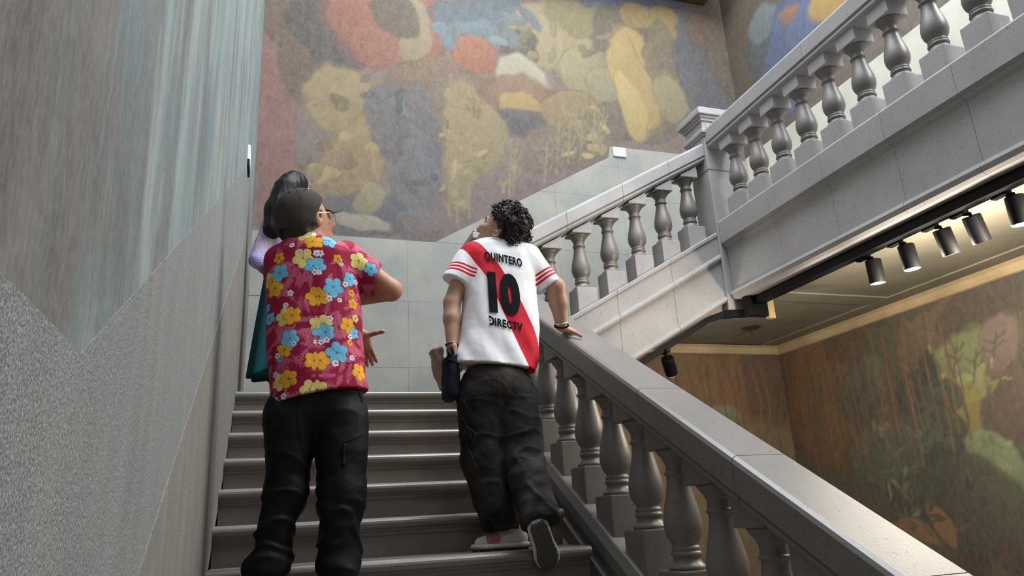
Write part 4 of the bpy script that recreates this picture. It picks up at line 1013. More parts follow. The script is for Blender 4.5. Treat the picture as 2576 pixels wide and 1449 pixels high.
def skin(name, c):
    t = NT(name); v = t.co(); n = t.noise(v, 22, 4)
    col = t.mix(t.ramp(n, 0.3, 0.7), mul(c, 0.86), mul(c, 1.12))
    t.set(t.b.inputs['Subsurface Weight'], 0.12); t.set(t.b.inputs['Subsurface Radius'], (0.012, 0.005, 0.003))
    t.bump(t.noise(v, 260, 2), 0.08, 0.002)
    return t.out(col, 0.5, 0.35)
def nearby(P, c, R, fn):
    r = np.linalg.norm(P-np.asarray(c, np.float32), axis=1); m = r < R
    out = (r-R*0.75).astype(np.float32)
    if m.any(): out[m] = fn(P[m])
    return out
def head_fn(P, c, fr): return nearby(P, c, 0.26, lambda Q: head_fn0(Q, c, fr))
def hand_fn(P, w, *a, **k): return nearby(P, w, 0.30, lambda Q: hand_fn0(Q, w, *a, **k))
def head_fn0(P, c, fr):
    """fr rows: forward, side (right), up"""
    f, s, u = fr; X = lambda a, b, d: np.asarray(c)+a*f+b*s+d*u
    d = el(P, X(-0.012, 0, 0.022), (0.100, 0.077, 0.096), fr)
    d = sm(d, el(P, X(0.036, 0, -0.045), (0.058, 0.057, 0.078), fr), 0.035)
    d = sm(d, el(P, X(0.062, 0, -0.095), (0.030, 0.030, 0.022), fr), 0.03)
    d = sm(d, rc(P, X(0.088, 0, 0.012), X(0.112, 0, -0.034), 0.010, 0.015), 0.016)
    for k in (-1, 1):
        d = sm(d, el(P, X(0.098, 0.012*k, -0.040), (0.012, 0.011, 0.009), fr), 0.008)
        d = sm(d, -(-el(P, X(0.078, 0.032*k, -0.028), (0.030, 0.026, 0.022), fr)), 0.02)
        d = np.maximum(d, -sm(el(P, X(0.098, 0.034*k, 0.004), (0.016, 0.019, 0.012), fr), np.full(len(P), 1.0, np.float32), 0.01))
        d = np.minimum(d, el(P, X(0.079, 0.033*k, 0.003), (0.014, 0.014, 0.014), fr))
        e = el(P, X(-0.006, 0.079*k, -0.008), (0.022, 0.010, 0.034), np.array([f*0.95-u*0.31+s*k*0.15, s, u*0.95+f*0.31]))
        e = np.maximum(e, -el(P, X(0.002, 0.088*k, -0.004), (0.012, 0.007, 0.020), fr))
        d = sm(d, e, 0.006)
    for z in (-0.066, -0.078): d = sm(d, el(P, X(0.092, 0, z), (0.012, 0.024, 0.007), fr), 0.006)
    return d
def hand_fn0(P, wrist, palm_dir, side_dir, norm, curl=0.2, scale=1.0, thumb=(0.55, 0.7, 0.0), spread=0.10, tcurl=0.1):
    """palm and five fingers; fingers curl towards norm"""
    w = np.asarray(wrist, float); a = np.asarray(palm_dir, float); a /= np.linalg.norm(a); s = np.asarray(side_dir, float); s -= a*(s@a); s /= np.linalg.norm(s)
    n = np.cross(a, s); n = n if n@np.asarray(norm, float) > 0 else -n
    L = 0.088*scale; d = rbox(P, w+a*L*0.52, (L*0.55, 0.040*scale, 0.0145*scale), np.array([a, s, n]), 0.013)
    for k, (off, ln) in enumerate(((0.030, 0.072), (0.0105, 0.080), (-0.0095, 0.075), (-0.028, 0.058))):
        p = w+a*L*0.95+s*off*scale; ang = 0.0; pts = [p]; rr = [0.0095*scale]
        dirn = a+s*(off/0.03)*spread
        for j in range(3):
            ang += curl*(0.7+0.5*j); v = dirn*math.cos(ang)+n*math.sin(ang); v /= np.linalg.norm(v)
            p = p+v*ln*scale*(0.44, 0.31, 0.25)[j]; pts.append(p); rr.append((0.0090, 0.0082, 0.0072)[j]*scale)
        d = sm(d, chain(P, pts, rr, 0.004), 0.005)
    p = w+a*L*0.25+s*0.032*scale; t1 = a*thumb[0]+s*thumb[1]+n*thumb[2]; t1 /= np.linalg.norm(t1)
    q = p+t1*0.042*scale; t2 = t1+a*0.5*tcurl+n*tcurl; t2 /= np.linalg.norm(t2); r_ = q+t2*0.030*scale
    d = sm(d, chain(P, [p, q, r_, r_+t2*0.006], [0.0145*scale, 0.0105*scale, 0.0095*scale, 0.008*scale], 0.006), 0.008)
    return d
def person(name, me, mat, base, label, cat='person'):
    o = bpy.data.objects.new(name, me); COL.objects.link(o); me.materials.append(mat)
    me.transform(Matrix.Translation(-Vector(base))); o.location = base; ORG[o.name] = tuple(base)
    return tag(o, label, cat)
def project_patch(name, verts2, faces, bvh, to3, direction, off, mat, parent):
    """lay a flat mesh (2-D verts) on a garment along a direction"""
    out = []; D = Vector(direction).normalized()
    for a, b in verts2:
        p = Vector(to3(a, b)); h = bvh.ray_cast(p-D*1.0, D, 2.0)
        q = h[0] if h[0] is not None else p
        out.append(tuple(q-D*off))
    return link(name, fixn(pydata(name, out, faces)), mat, parent)
def bvh_of(me):
    return BVHTree.FromPolygons([v.co.copy() for v in me.vertices], [tuple(p.vertices) for p in me.polygons])
def text_mesh(txt, size, offset=0.0, sx=1.0, spacing=1.0, cell=0.007):
    cu = bpy.data.curves.new('lettering', 'FONT'); cu.body = txt; cu.size = size; cu.offset = offset; cu.space_character = spacing; cu.align_x = 'CENTER'; cu.resolution_u = 5
    o = bpy.data.objects.new('tmp_text', cu); COL.objects.link(o)
    bpy.context.view_layer.update()
    me = bpy.data.meshes.new_from_object(o.evaluated_get(bpy.context.evaluated_depsgraph_get()))
    bpy.data.objects.remove(o)
    bm = bmesh.new(); bm.from_mesh(me); bmesh.ops.triangulate(bm, faces=bm.faces)
    for _ in range(5):
        es = [e for e in bm.edges if e.calc_length() > cell]
        if not es: break
        bmesh.ops.subdivide_edges(bm, edges=es, cuts=1, use_grid_fill=False); bmesh.ops.triangulate(bm, faces=bm.faces)
    bm.verts.ensure_lookup_table(); v = [(p.co.x*sx, p.co.y) for p in bm.verts]; f = [tuple(q.index for q in fc.verts) for fc in bm.faces]; bm.free()
    return v, f
def shoe(parent, heel, toe, up, upm, solem, accent, tag_label):
    heel = np.array(heel, float); toe = np.array(toe, float); L = np.linalg.norm(toe-heel); f, s, u, fr = frame(toe-heel, up)
    X = lambda a, b, c: heel+f*a*L+s*b+u*c
    def solef(P):
        q = (P-heel.astype(np.float32))@fr.T.astype(np.float32); t = np.clip(q[:, 0]/L, 0, 1)
        hw = np.interp(t, [0, 0.1, 0.3, 0.5, 0.75, 0.92, 1.0], [0.026, 0.036, 0.036, 0.037, 0.047, 0.036, 0.012]); sh = np.interp(t, [0, .5, 1], [0, 0.003, -0.004])
        d = np.maximum(np.abs(q[:, 1]-sh)-hw, np.maximum(q[:, 2]-0.026, -q[:, 2])); d = np.maximum(d, np.maximum(-q[:, 0], q[:, 0]-L))
        g = np.sin(q[:, 0]*260)*np.sin(q[:, 1]*230+2*np.sin(q[:, 0]*60)); return d+0.0018*g*(q[:, 2] < 0.006)
    def upf(P):
        d = chain(P, [X(0.16, 0, 0.045), X(0.45, 0.001, 0.045), X(0.84, 0.003, 0.028)], [0.036, 0.038, 0.030], 0.03)
        d = sm(d, rc(P, X(0.18, 0, 0.05), X(0.22, 0, 0.095), 0.036, 0.036), 0.02)
        q = (P-heel.astype(np.float32))@fr.T.astype(np.float32); return np.maximum(d, 0.02-q[:, 2])
    pts = [X(0, 0, 0), X(1, 0, 0), X(0.2, 0, 0.13)]
    lo, hi = bounds(pts, 0.07)
    me, _ = mesh_sdf('shoe', upf, lo, hi, 0.004); o = link('shoe', me, upm, parent)
    if tag_label: o['label'] = tag_label
    me, _ = mesh_sdf('sole', solef, lo, hi, 0.0035); link('sole', me, solem, o)
    # midsole band and side panel
    band = []; n = 40
    for i in range(n):
        t = i/n*2*math.pi; a = 0.5-0.5*math.cos(t); hw = np.interp(a, [0, 0.1, 0.3, 0.5, 0.75, 0.92, 1.0], [0.012, 0.036, 0.037, 0.038, 0.047, 0.037, 0.006])*(1 if t < math.pi else -1)
        band.append(X(a*0.99+0.003, hw, 0.019))
    link('midsole', tube_me('midsole', band, 0.0105, 8, True), upm, o, smooth=True)
    if accent is not None:
        me, _ = mesh_sdf('side_panel', lambda P: np.maximum(np.maximum(upf(P)-0.002, -upf(P)-0.006), el(P, X(0.62, 0, 0.05), (0.034, 0.09, 0.030), fr)), lo, hi, 0.0035); link('side_panel', me, accent, o)
    return o

# ------------------------------------------------------------------ materials for the figures
SK_A = skin('tan_skin', (0.40, 0.205, 0.125, 1)); SK_B = skin('light_brown_skin', (0.46, 0.265, 0.18, 1)); SK_C = skin('warm_skin', (0.5, 0.28, 0.19, 1))
HAIR = NT('dark_hair'); _v = HAIR.co((1, 1, 0.12)); _n = HAIR.noise(_v, 260, 3); HAIR.bump(_n, 0.25, 0.003); HAIR = HAIR.out(HAIR.mix(_n, (0.003, 0.003, 0.004, 1), (0.012, 0.012, 0.014, 1)), 0.42, 0.18)
CURLS = plain('dark_brown_curls', (0.019, 0.013, 0.011, 1), 0.5, 0.35, var=0.5, scale=60)
DENIM = fabric('washed_black_denim', (0.019, 0.020, 0.024, 1), 0.5, 0.9, 0.35, 7, c2=(0.036, 0.031, 0.028, 1), spec=0.12, stretch=(1, 1, 0.9))
NYLON = fabric('black_cargo_cloth', (0.0035, 0.0035, 0.0048, 1), 0.4, 0.62, 0.35, 6, spec=0.2, stretch=(1, 1, 1.1))
TEAL = fabric('teal_wool', (0.004, 0.062, 0.078, 1), 0.25, 0.8, 0.25, 6, stretch=(1, 1, 0.12))
CAPM = fabric('faded_charcoal_cap', (0.046, 0.036, 0.032, 1), 0.2, 0.9, 0.1, 14)
THREAD = plain('stitch_thread', (0.05, 0.044, 0.042, 1), 0.9, 0.1); BLKTH = plain('black_thread', (0.006, 0.006, 0.007, 1), 0.7, 0.15)
GOLD = plain('gold_wire', (0.75, 0.55, 0.28, 1), 0.25, 0.5, 1.0); SILV = plain('silver', (0.75, 0.74, 0.7, 1), 0.25, 0.5, 1.0)
GLASS = NT('spectacle_lens'); GLASS.set(GLASS.b.inputs['Transmission Weight'], 0.95); GLASS = GLASS.out((0.9, 0.93, 0.95, 1), 0.05, 0.5)
SHOEW = fabric('off_white_leather', (0.62, 0.57, 0.55, 1), 0.1, 0.6, 0.1, 20); SOLE = plain('dark_grey_rubber', (0.07, 0.073, 0.073, 1), 0.75, 0.3, var=0.2, scale=90, bumpy=0.3); PINK = plain('dusty_rose_suede', (0.42, 0.16, 0.15, 1), 0.85)
def row(py, l, r, y, b, cy=None, z=None):
    a, c = at(l, py, y), at(r, py, y); return ((a[2]+c[2])/2, (a[0]+c[0])/2, y if cy is None else cy, (c[0]-a[0])/2, b)
def arr(v): return np.asarray(v, np.float32)
# ================================================================== man in the white football shirt
BASE_B = (1.24, -1.6, -0.99)
hc = at(1262, 579, -1.57); f, s, u, fr = frame((-0.82, 0.40, 0.42)); frB = (f, s, u)
HX = lambda a, b, c: hc+a*f+b*s+c*u
shL = at(1182, 640, -1.56); shR = at(1335, 650, -1.56); elL = at(1137, 762, -1.58); wrL = at(1137, 868, -1.62)
elR = at(1398, 722, -1.60); wrR = np.array([1.598, -1.530, 0.056])
nb = at(1258, 622, -1.56)
legL = [at(1205, 1000, -1.62), at(1214, 1150, -1.62), at(1262, 1322, -1.61)]; legR = [at(1300, 1000, -1.64), at(1316, 1150, -1.69), at(1358, 1306, -1.83)]
rail_dir = np.array([0.66, 0.68, 0.68*SL]); rail_n = np.array([0, -SL, 1.0])
def bodyB(P):
    d = head_fn(P, hc, np.array(frB))
    d = sm(d, rc(P, HX(-0.03, 0, -0.06), nb, 0.056, 0.060), 0.03)
    d = sm(d, rc(P, shL, shR, 0.05, 0.05), 0.04)
    d = sm(d, el(P, at(1258, 720, -1.58), (0.15, 0.085, 0.20)), 0.05); d = sm(d, el(P, at(1250, 930, -1.62), (0.145, 0.085, 0.16)), 0.05)
    for sh, e, w, r in ((shL, elL, wrL, (0.046, 0.041, 0.026)), (shR, elR, wrR, (0.047, 0.046, 0.0285))):
        d = sm(d, rc(P, sh, e, r[0], r[1]), 0.02); m = e*0.62+w*0.38
        d = sm(d, chain(P, [e, m, w], [r[1], r[1]*0.97, r[2]], 0.02), 0.012)
    for lg, an in ((legL, (1.245, -1.61, -0.90)), (legR, at(1352, 1312, -1.86))):
        d = sm(d, chain(P, [lg[0], lg[1], np.array(an)], [0.07, 0.055, 0.036], 0.02), 0.03)
    d = sm(d, hand_fn(P, wrR+np.array([0.004, 0.006, -0.012]), rail_dir*0.9+np.array([0, 0, -0.16]), (0.45, -0.88, -0.45), -rail_n, 0.20, 0.92, (0.05, 1.0, 0.15), 0.14), 0.012)
    d = sm(d, hand_fn(P, wrL, (-0.05, -0.06, -1), (-0.2, 1.0, 0), (0.9, -0.3, 0), 0.55, 0.95, (0.75, 0.45, 0.25), 0.02), 0.012)
    return d
lo, hi = bounds([hc, shL, shR, elR, wrR, wrL, legL[2], legR[2], nb], 0.17); hi[0] = max(hi[0], 1.80)
me, _ = mesh_sdf('person', bodyB, lo, hi, 0.0045)
pB = person('person', me, SK_B, BASE_B, 'person in white football shirt with red sash, leaning one hand on the stone handrail')
# hair
def hairB(P):
    q = (P-arr(hc))@np.array(frB, np.float32).T
    d = el(P, HX(-0.022, 0, 0.030), (0.113, 0.100, 0.112), np.array(frB))
    d = sm(d, el(P, HX(-0.078, 0, -0.035), (0.050, 0.075, 0.075), np.array(frB)), 0.03)
    d = np.maximum(d, (q[:, 0]-0.025-0.72*(q[:, 2]-0.02))*0.8)
    return d+0.022*vn(P, (26, 26, 26))+0.014*vn(P, (58, 58, 58))
lo, hi = bounds([hc], 0.2)
me, HV = mesh_sdf('hair', hairB, lo, hi, 0.005)
rg = random.Random(5); parts = []
hv = HV[((HV-hc)@f) < 0.07]
for i in range(420):
    p = hv[rg.randrange(len(hv))]; nrm = p-HX(-0.03, 0, 0.02); nrm /= np.linalg.norm(nrm)
    a = np.cross(nrm, [rg.uniform(-1, 1), rg.uniform(-1, 1), rg.uniform(-1, 1)]); a /= np.linalg.norm(a)+1e-9; b = np.cross(nrm, a)
    R0 = rg.uniform(0.006, 0.013); tw = rg.uniform(1.0, 1.8)*2*math.pi; ph = rg.uniform(0, 6.28); pts = []
    for k in range(10):
        t = k/9; pts.append(p-nrm*0.006+nrm*0.026*t*rg.uniform(0.9, 1.1)+(a*math.cos(ph+tw*t)+b*math.sin(ph+tw*t))*R0)
    parts.append(tube_data(pts, [0.0034]*8+[0.0026, 0.0012], 5))
v, fc = join_data(parts); cme = pydata('curl_strands', v, fc)
h0 = link('hair', me, CURLS, pB, smooth=True); h0['label'] = 'short dark brown curly hair'
o = link('curl', cme, CURLS, h0, smooth=True); o['kind'] = 'stuff'
er = HX(-0.002, -0.088, -0.052); ring = [er+0.013*(math.cos(t)*f+math.sin(t)*u) for t in np.linspace(0.4, 5.7, 20)]
link('earring', tube_me('earring', ring, 0.0022, 8), SILV, pB, smooth=True)['label'] = 'silver hoop earring'
# brows
for k in (-1, 1):
    link('eyebrow', tube_me('eyebrow', [HX(0.094, 0.016*k, 0.022), HX(0.092, 0.034*k, 0.027), HX(0.080, 0.052*k, 0.021)], [0.003, 0.004, 0.002], 6), CURLS, pB)
# shirt
rB = [row(603, 1222, 1290, -1.56, 0.055), row(610, 1194, 1316, -1.56, 0.07), row(624, 1172, 1338, -1.565, 0.088), row(650, 1163, 1346, -1.57, 0.100), row(700, 1163, 1349, -1.58, 0.108), row(760, 1166, 1349, -1.59, 0.112), row(840, 1158, 1349, -1.60, 0.118),
      row(900, 1144, 1348, -1.61, 0.124), row(960, 1136, 1346, -1.62, 0.13)]
slL = [at(1190, 645, -1.565), at(1142, 708, -1.575)]; slR = [at(1326, 650, -1.565), at(1382, 722, -1.59)]
def unit(a): a = np.asarray(a, float); return a/np.linalg.norm(a)
cutL = unit(slL[1]-slL[0]+np.array([0.02, 0, -0.03])); cutR = unit(slR[1]-slR[0])
hem0 = at(1240, 929, -1.6)
def jerseyB(P):
    d = loft(P, rB)
    a = np.maximum(rc(P, slL[0], slL[1]+cutL*0.05, 0.072, 0.066), (P-arr(slL[1]))@arr(cutL)); b = np.maximum(rc(P, slR[0], slR[1]+cutR*0.05, 0.070, 0.064), (P-arr(slR[1]))@arr(cutR))
    d = sm(sm(d, a, 0.03), b, 0.03)
    d = d+0.011*vn(P, (7, 7, 5))+0.006*vn(P+0.15*P[:, [2, 0, 1]], (20, 20, 9))+0.004*np.sin(P[:, 0]*46+P[:, 2]*30)*np.clip((0.05-P[:, 2])*3, 0, 1)
    d = np.maximum(d, (hem0[2]-0.095*(P[:, 0]-hem0[0])-P[:, 2]))
    d = np.maximum(d, -rc(P, nb-np.array([0, 0, 0.03]), nb+np.array([-0.01, 0.01, 0.09]), 0.064, 0.076))
    return np.maximum(d, -(d+0.010))
lo, hi = bounds([hem0, slL[1], slR[1], nb, at(1136, 930, -1.6), at(1350, 930, -1.6)], 0.15)
me, V = mesh_sdf('football_shirt', jerseyB, lo, hi, 0.005)
zl = np.array([-0.30, -0.227, -0.115, 0.037, 0.249, 0.409, 0.47]); xl = np.array([1.40, 1.355, 1.304, 1.244, 1.167, 1.075, 1.04]); zr = np.array([-0.30, -0.152, 0.002, 0.147, 0.304, 0.431, 0.47]); xr_ = np.array([1.50, 1.44, 1.385, 1.32, 1.239, 1.155, 1.12])
fattr(me, 'sash', np.maximum(np.interp(V[:, 2], zl, xl)-V[:, 0], V[:, 0]-np.interp(V[:, 2], zr, xr_))+np.clip((V[:, 1]+1.57)*0.8, 0, 1)*(V[:, 2] < 0.40))
strp = np.full(len(V), -1.0)
for sl_, ct in ((slL, cutL), (slR, cutR)):
    dd = -(V-sl_[1])@ct; near = np.linalg.norm(np.cross(V-sl_[0], unit(sl_[1]-sl_[0])), axis=1) < 0.11
    side = np.sign(sl_[1][0]-sl_[0][0])*(V[:, 0]-sl_[0][0]) > 0.008
    g = np.cos((dd-0.036)/0.0185*2*math.pi)+0.2; g = np.where((dd > 0.026) & (dd < 0.083), g, -1)
    strp = np.where(near & side, np.maximum(strp, g), strp)
fattr(me, 'stripe', strp)
t = NT('white_jersey_cloth'); v_ = t.co((1, 1, 0.6)); n = t.noise(v_, 9, 4, 0.5, 0.6)
col = t.mix(t.ramp(n, 0.3, 0.7), (0.74, 0.745, 0.80, 1), (0.86, 0.86, 0.88, 1)); RED = (0.56, 0.006, 0.022, 1)
sa = t.attr('sash').outputs['Fac']
col = t.mix(t.math('LESS_THAN', sa, 0.0), col, RED); col = t.mix(t.math('GREATER_THAN', t.attr('stripe').outputs['Fac'], 0.0), col, (0.60, 0.01, 0.03, 1))
t.bump(t.math('ADD', n, t.math('MULTIPLY', t.noise(t.co(), 900, 1), 0.02)), 0.2, 0.03); JER = t.out(col, 0.7, 0.25)
jb = link('football_shirt', me, JER, pB); jb['label'] = 'white football shirt with red diagonal sash and black number'
bvh = bvh_of(me)
PRINT = plain('black_print', (0.009, 0.010, 0.012, 1), 0.85, 0.08)
def place_text(name, txt, cx, cz, w, h, th, offset, spacing=1.0):
    v2, fc2 = text_mesh(txt, 0.2, offset, 1.0, spacing); a = np.array(v2); mn, mx = a.min(0), a.max(0); a = (a-(mn+mx)/2)/(mx-mn)*np.array([w, h])
    ct, s_ = math.cos(th), math.sin(th)
    return project_patch(name, a, fc2, bvh, lambda p, q: (cx+p*ct-q*s_*0.25, -1.9, cz+p*s_+q*ct), (0, 1, 0), 0.0055, PRINT, jb)
c1 = at(1270, 650, -1.70); place_text('name_lettering', 'QUINTERO', c1[0], c1[2], 0.190, 0.055, -0.17, 0.009, 1.12)
c1 = at(1270, 737, -1.71); place_text('number', '10', c1[0], c1[2], 0.158, 0.218, -0.10, 0.013, 0.98)
c1 = at(1276, 815, -1.72); place_text('sponsor_lettering', 'IRECTV', c1[0]+0.008, c1[2]-0.003, 0.140, 0.042, -0.17, 0.010, 1.15)
# the sponsor's D: an open bow with a dot
c1 = at(1236, 806, -1.72); ang = np.linspace(-1.9, 1.9, 18); vv = []; ff = []
for i, a_ in enumerate(ang):
    for r_ in (0.0135, 0.0235): vv.append((r_*math.cos(a_)*0.85-0.004, r_*math.sin(a_)))
for i in range(17): ff.append((2*i, 2*i+1, 2*i+3, 2*i+2))
k0 = len(vv); vv += [(0.004*math.cos(t_)-0.005, 0.004*math.sin(t_)) for t_ in np.linspace(0, 6.283, 10)[:-1]]; ff.append(tuple(range(k0, k0+9)))
project_patch('sponsor_mark', vv, ff, bvh, lambda p, q: (c1[0]+p, -1.9, c1[2]+q-0.17*p), (0, 1, 0), 0.0035, PRINT, jb)
# jeans
def jeansB(P):
    d = el(P, at(1250, 975, -1.625), (0.172, 0.118, 0.15))
    d1 = np.maximum(chain(P, [legL[0], legL[1], legL[2]], [0.104, 0.094, 0.086], 0.03), (legL[2][2]-0.02)-P[:, 2])
    d2 = np.maximum(chain(P, [legR[0], legR[1], legR[2]], [0.102, 0.090, 0.086], 0.03), (P-arr(legR[2]))@arr(unit(legR[2]-legR[1]+np.array([0, 0, -0.05])))-0.022)
    d = sm(d, d1, 0.03)
    d = sm(d, d2, 0.018)
    d = d+0.030*(np.abs(vn(P+0.35*P[:, [2, 0, 1]], (8, 8, 15)))-0.12)*np.clip(0.45-(P[:, 2]+0.55)*1.2, 0.25, 1.1)+0.004*vn(P, (30, 30, 38))-0.008*np.exp(-(vn(P+0.5*P[:, [2, 0, 1]], (6, 6, 12))/0.05)**2)*np.clip(0.6-(P[:, 2]+0.5)*1.5, 0.2, 1)
    return np.maximum(d, P[:, 2]+0.12)
lo, hi = bounds([legL[2], legR[2], at(1140, 940, -1.62), at(1350, 940, -1.62)], 0.13)
me, V = mesh_sdf('jeans', jeansB, lo, hi, 0.006); jn = link('jeans', me, DENIM, pB); jn['label'] = 'baggy washed black jeans with stitched side piping'
jb2 = bvh_of(me)
def surf_tube(name, pxs, y, rad, mat, parent, bv):
    pts = []
    P2 = [np.array(p, float) for p in pxs]; dense = []
    for a, b in zip(P2[:-1], P2[1:]):
        for k in range(5): dense.append(a+(b-a)*k/5)
    dense.append(P2[-1])
    for p in dense:
        q = at(p[0], p[1], y); h = bv.ray_cast(Vector(CAM), Vector(q-CAM).normalized(), 8.0)
        if h[0] is not None: pts.append(np.array(h[0])+np.array(h[1])*rad*0.3)
    if len(pts) > 1: return link(name, tube_me(name, pts, rad, 6), mat, parent, smooth=True)
for pk in ([(1176, 950), (1178, 985), (1200, 992), (1225, 985), (1232, 950)], [(1296, 952), (1293, 980), (1310, 995), (1330, 985), (1336, 955)]):
    surf_tube('pocket_stitching', pk, -1.7, 0.0013, THREAD, jn, jb2)
surf_tube('seam', [(1252, 945), (1254, 975), (1256, 1020)], -1.7, 0.002, THREAD, jn, jb2)
for pk in ([(1153, 1000), (1168, 1010), (1178, 1030)], [(1150, 1030), (1164, 1050), (1180, 1080), (1192, 1120)], [(1165, 1095), (1178, 1076), (1196, 1090), (1195, 1118)], [(1170, 1115), (1184, 1140), (1200, 1180), (1206, 1230), (1212, 1260)], [(1203, 1255), (1210, 1235), (1228, 1250), (1236, 1265)], [(1204, 1260), (1212, 1290), (1240, 1310)]):
    surf_tube('side_piping', pk, -1.7, 0.0026, THREAD, jn, jb2)
shoe(pB, (1.315, -1.635, -0.989), (1.075, -1.575, -0.989), (0, 0, 1), SHOEW, SOLE, PINK, 'off-white trainer with dusty rose panel')
shoe(pB, at(1352, 1318, -1.90), at(1388, 1433, -1.775), (0.05, 0.8, 0.5), SHOEW, SOLE, PINK, 'off-white trainer raised on its toe showing a dark grey sole')
# bracelets
def ringpts(c, ax, r, n=26):
    ax = unit(ax); a = unit(np.cross(ax, [0.3, 0.9, 0.1])); b = np.cross(ax, a); return [c+r*(math.cos(t)*a+math.sin(t)*b) for t in np.linspace(0, 2*math.pi, n, endpoint=False)]
axR = wrR-elR
br = link('bracelet', tube_me('bracelet', ringpts(wrR+unit(axR)*(-0.018), axR, 0.0335), 0.0045, 8, True), SILV, pB, smooth=True); br['label'] = 'silver bangle with pale stone'
vb = []
for p in ringpts(wrR+unit(axR)*(-0.004), axR+np.array([0, 0.05, 0]), 0.0345, 22):
    m_ = lathe_me('b', [(0.0005, -0.005), (0.0035, -0.0038), (0.005, 0), (0.0035, 0.0038), (0.0005, 0.005)], 8)
    vb.append(([np.array(q.co)+p for q in m_.vertices], [tuple(q.vertices) for q in m_.polygons])); bpy.data.meshes.remove(m_)
v, fc = join_data(vb); link('bracelet', pydata('bead_bracelet', v, fc), BLKTH, pB, smooth=True)['label'] = 'black bead bracelet'
link('bracelet', tube_me('bracelet', ringpts(wrL, (0.05, 0.1, 1), 0.029), 0.0032, 8, True), plain('dark_red_cord', (0.10, 0.015, 0.015, 1), 0.7), pB, smooth=True)['label'] = 'thin dark red cord bracelet'
# bag hanging from his lowered hand, and a crumpled beige cloth bag behind it
bc = at(1133, 945, -1.60)
def bag(P): return np.maximum(rbox(P, bc, (0.036, 0.07, 0.118), None, 0.034)+0.006*vn(P, (30, 30, 18)), (P[:, 2]-bc[2]-0.085-0.25*(P[:, 0]-bc[0])))
lo, hi = bounds([bc], 0.18); me, _ = mesh_sdf('pouch', bag, lo, hi, 0.006)
pr = empty('drawstring_pouch', tuple(bc-np.array([0, 0, 0.12])), 'dark navy drawstring pouch hanging from the lowered hand of the person in white', 'bag')
link('pouch_body', me, fabric('navy_cloth', (0.010, 0.016, 0.026, 1), 0.3), pr)
for pts in ([at(1138, 905, -1.64), at(1140, 888, -1.66), at(1136, 872, -1.66)], [at(1122, 912, -1.64), at(1130, 890, -1.66), at(1126, 870, -1.65)], [at(1145, 915, -1.66), at(1132, 902, -1.67), at(1120, 918, -1.66)], [at(1126, 905, -1.66), at(1134, 895, -1.67), at(1128, 880, -1.66)]):
    link('drawstring', tube_me('drawstring', pts, 0.0065, 8), BLKTH, pr, smooth=True)
bc2 = at(1108, 928, -1.55)
def tote(P): return rbox(P, bc2, (0.026, 0.05, 0.098), frame((1, 0.1, 0.30))[3], 0.008)+0.030*(np.abs(vn(P, (22, 22, 16)))-0.1)+0.006*vn(P, (60, 60, 60))
lo, hi = bounds([bc2], 0.17); me, _ = mesh_sdf('cloth_bag', tote, lo, hi, 0.006)
cb = bpy.data.objects.new('cloth_bag', me); COL.objects.link(cb); me.materials.append(fabric('beige_cloth', (0.36, 0.27, 0.20, 1), 0.2)); tag(cb, 'crumpled beige cloth bag hanging behind the dark drawstring pouch', 'bag')

# ================================================================== man in the red floral shirt
BASE_A = (0.37, -1.97, -1.155)
hcA = at(773, 557, -1.98); f, s, u, fr = frame((0.78, 0.52, 0.34)); frA = np.array([f, s, u]); A_ = (f, s, u)
AX = lambda a, b, c: hcA+a*A_[0]+b*A_[1]+c*A_[2]
nA = at(778, 618, -1.99); sLA = at(705, 655, -1.95); sRA = at(868, 645, -1.97); eRA = at(984, 730, -1.97); wRA = at(903, 752, -1.80)
eLA = np.array([0.265, -1.76, -0.08]); wLA = at(902, 838, -1.76)
lgL = [at(735, 1050, -1.98), at(722, 1230, -1.98), at(672, 1425, -1.98)]; lgR = [at(855, 1050, -1.98), at(860, 1240, -2.0), at(853, 1425, -2.0)]
def bodyA(P):
    d = head_fn(P, hcA, frA)
    d = sm(d, rc(P, AX(-0.03, 0, -0.06), nA, 0.062, 0.066), 0.03)
    d = sm(d, rc(P, sLA, sRA, 0.05, 0.05), 0.04)
    d = sm(d, el(P, at(785, 760, -1.96), (0.135, 0.09, 0.2)), 0.05); d = sm(d, el(P, at(795, 960, -1.97), (0.14, 0.09, 0.16)), 0.05)
    d = sm(d, chain(P, [sRA, eRA], [0.05, 0.045], 0.02), 0.02); d = sm(d, chain(P, [eRA, wRA], [0.044, 0.030], 0.01), 0.012)
    d = sm(d, chain(P, [sLA, eLA], [0.05, 0.042], 0.02), 0.02); d = sm(d, chain(P, [eLA, wLA], [0.042, 0.027], 0.01), 0.012)
    d = sm(d, hand_fn(P, wRA, (-0.8, 0.5, 0.2), (0, 0, 1), (0, -1, 0), 0.3, 0.95), 0.012)
    d = sm(d, hand_fn(P, wLA, (0.34, 0.10, -0.93), (0.90, -0.2, 0.33), (-0.7, 0.6, -0.3), 0.22, 0.95, (0.10, 1.0, -0.25), 0.06), 0.012)
    for lg in (lgL, lgR): d = sm(d, chain(P, [lg[0], lg[1], lg[2], np.array([lg[2][0], lg[2][1], -1.07])], [0.07, 0.048, 0.038, 0.036], 0.02), 0.03)
    return d
lo, hi = bounds([hcA, sLA, sRA, eRA, wLA, eLA, lgL[2], lgR[2]], 0.16)
me, _ = mesh_sdf('person', bodyA, lo, hi, 0.0045)
pA = person('person', me, SK_A, BASE_A, 'person in red floral shirt, dark cap and black trousers, elbow raised, standing on the steps')
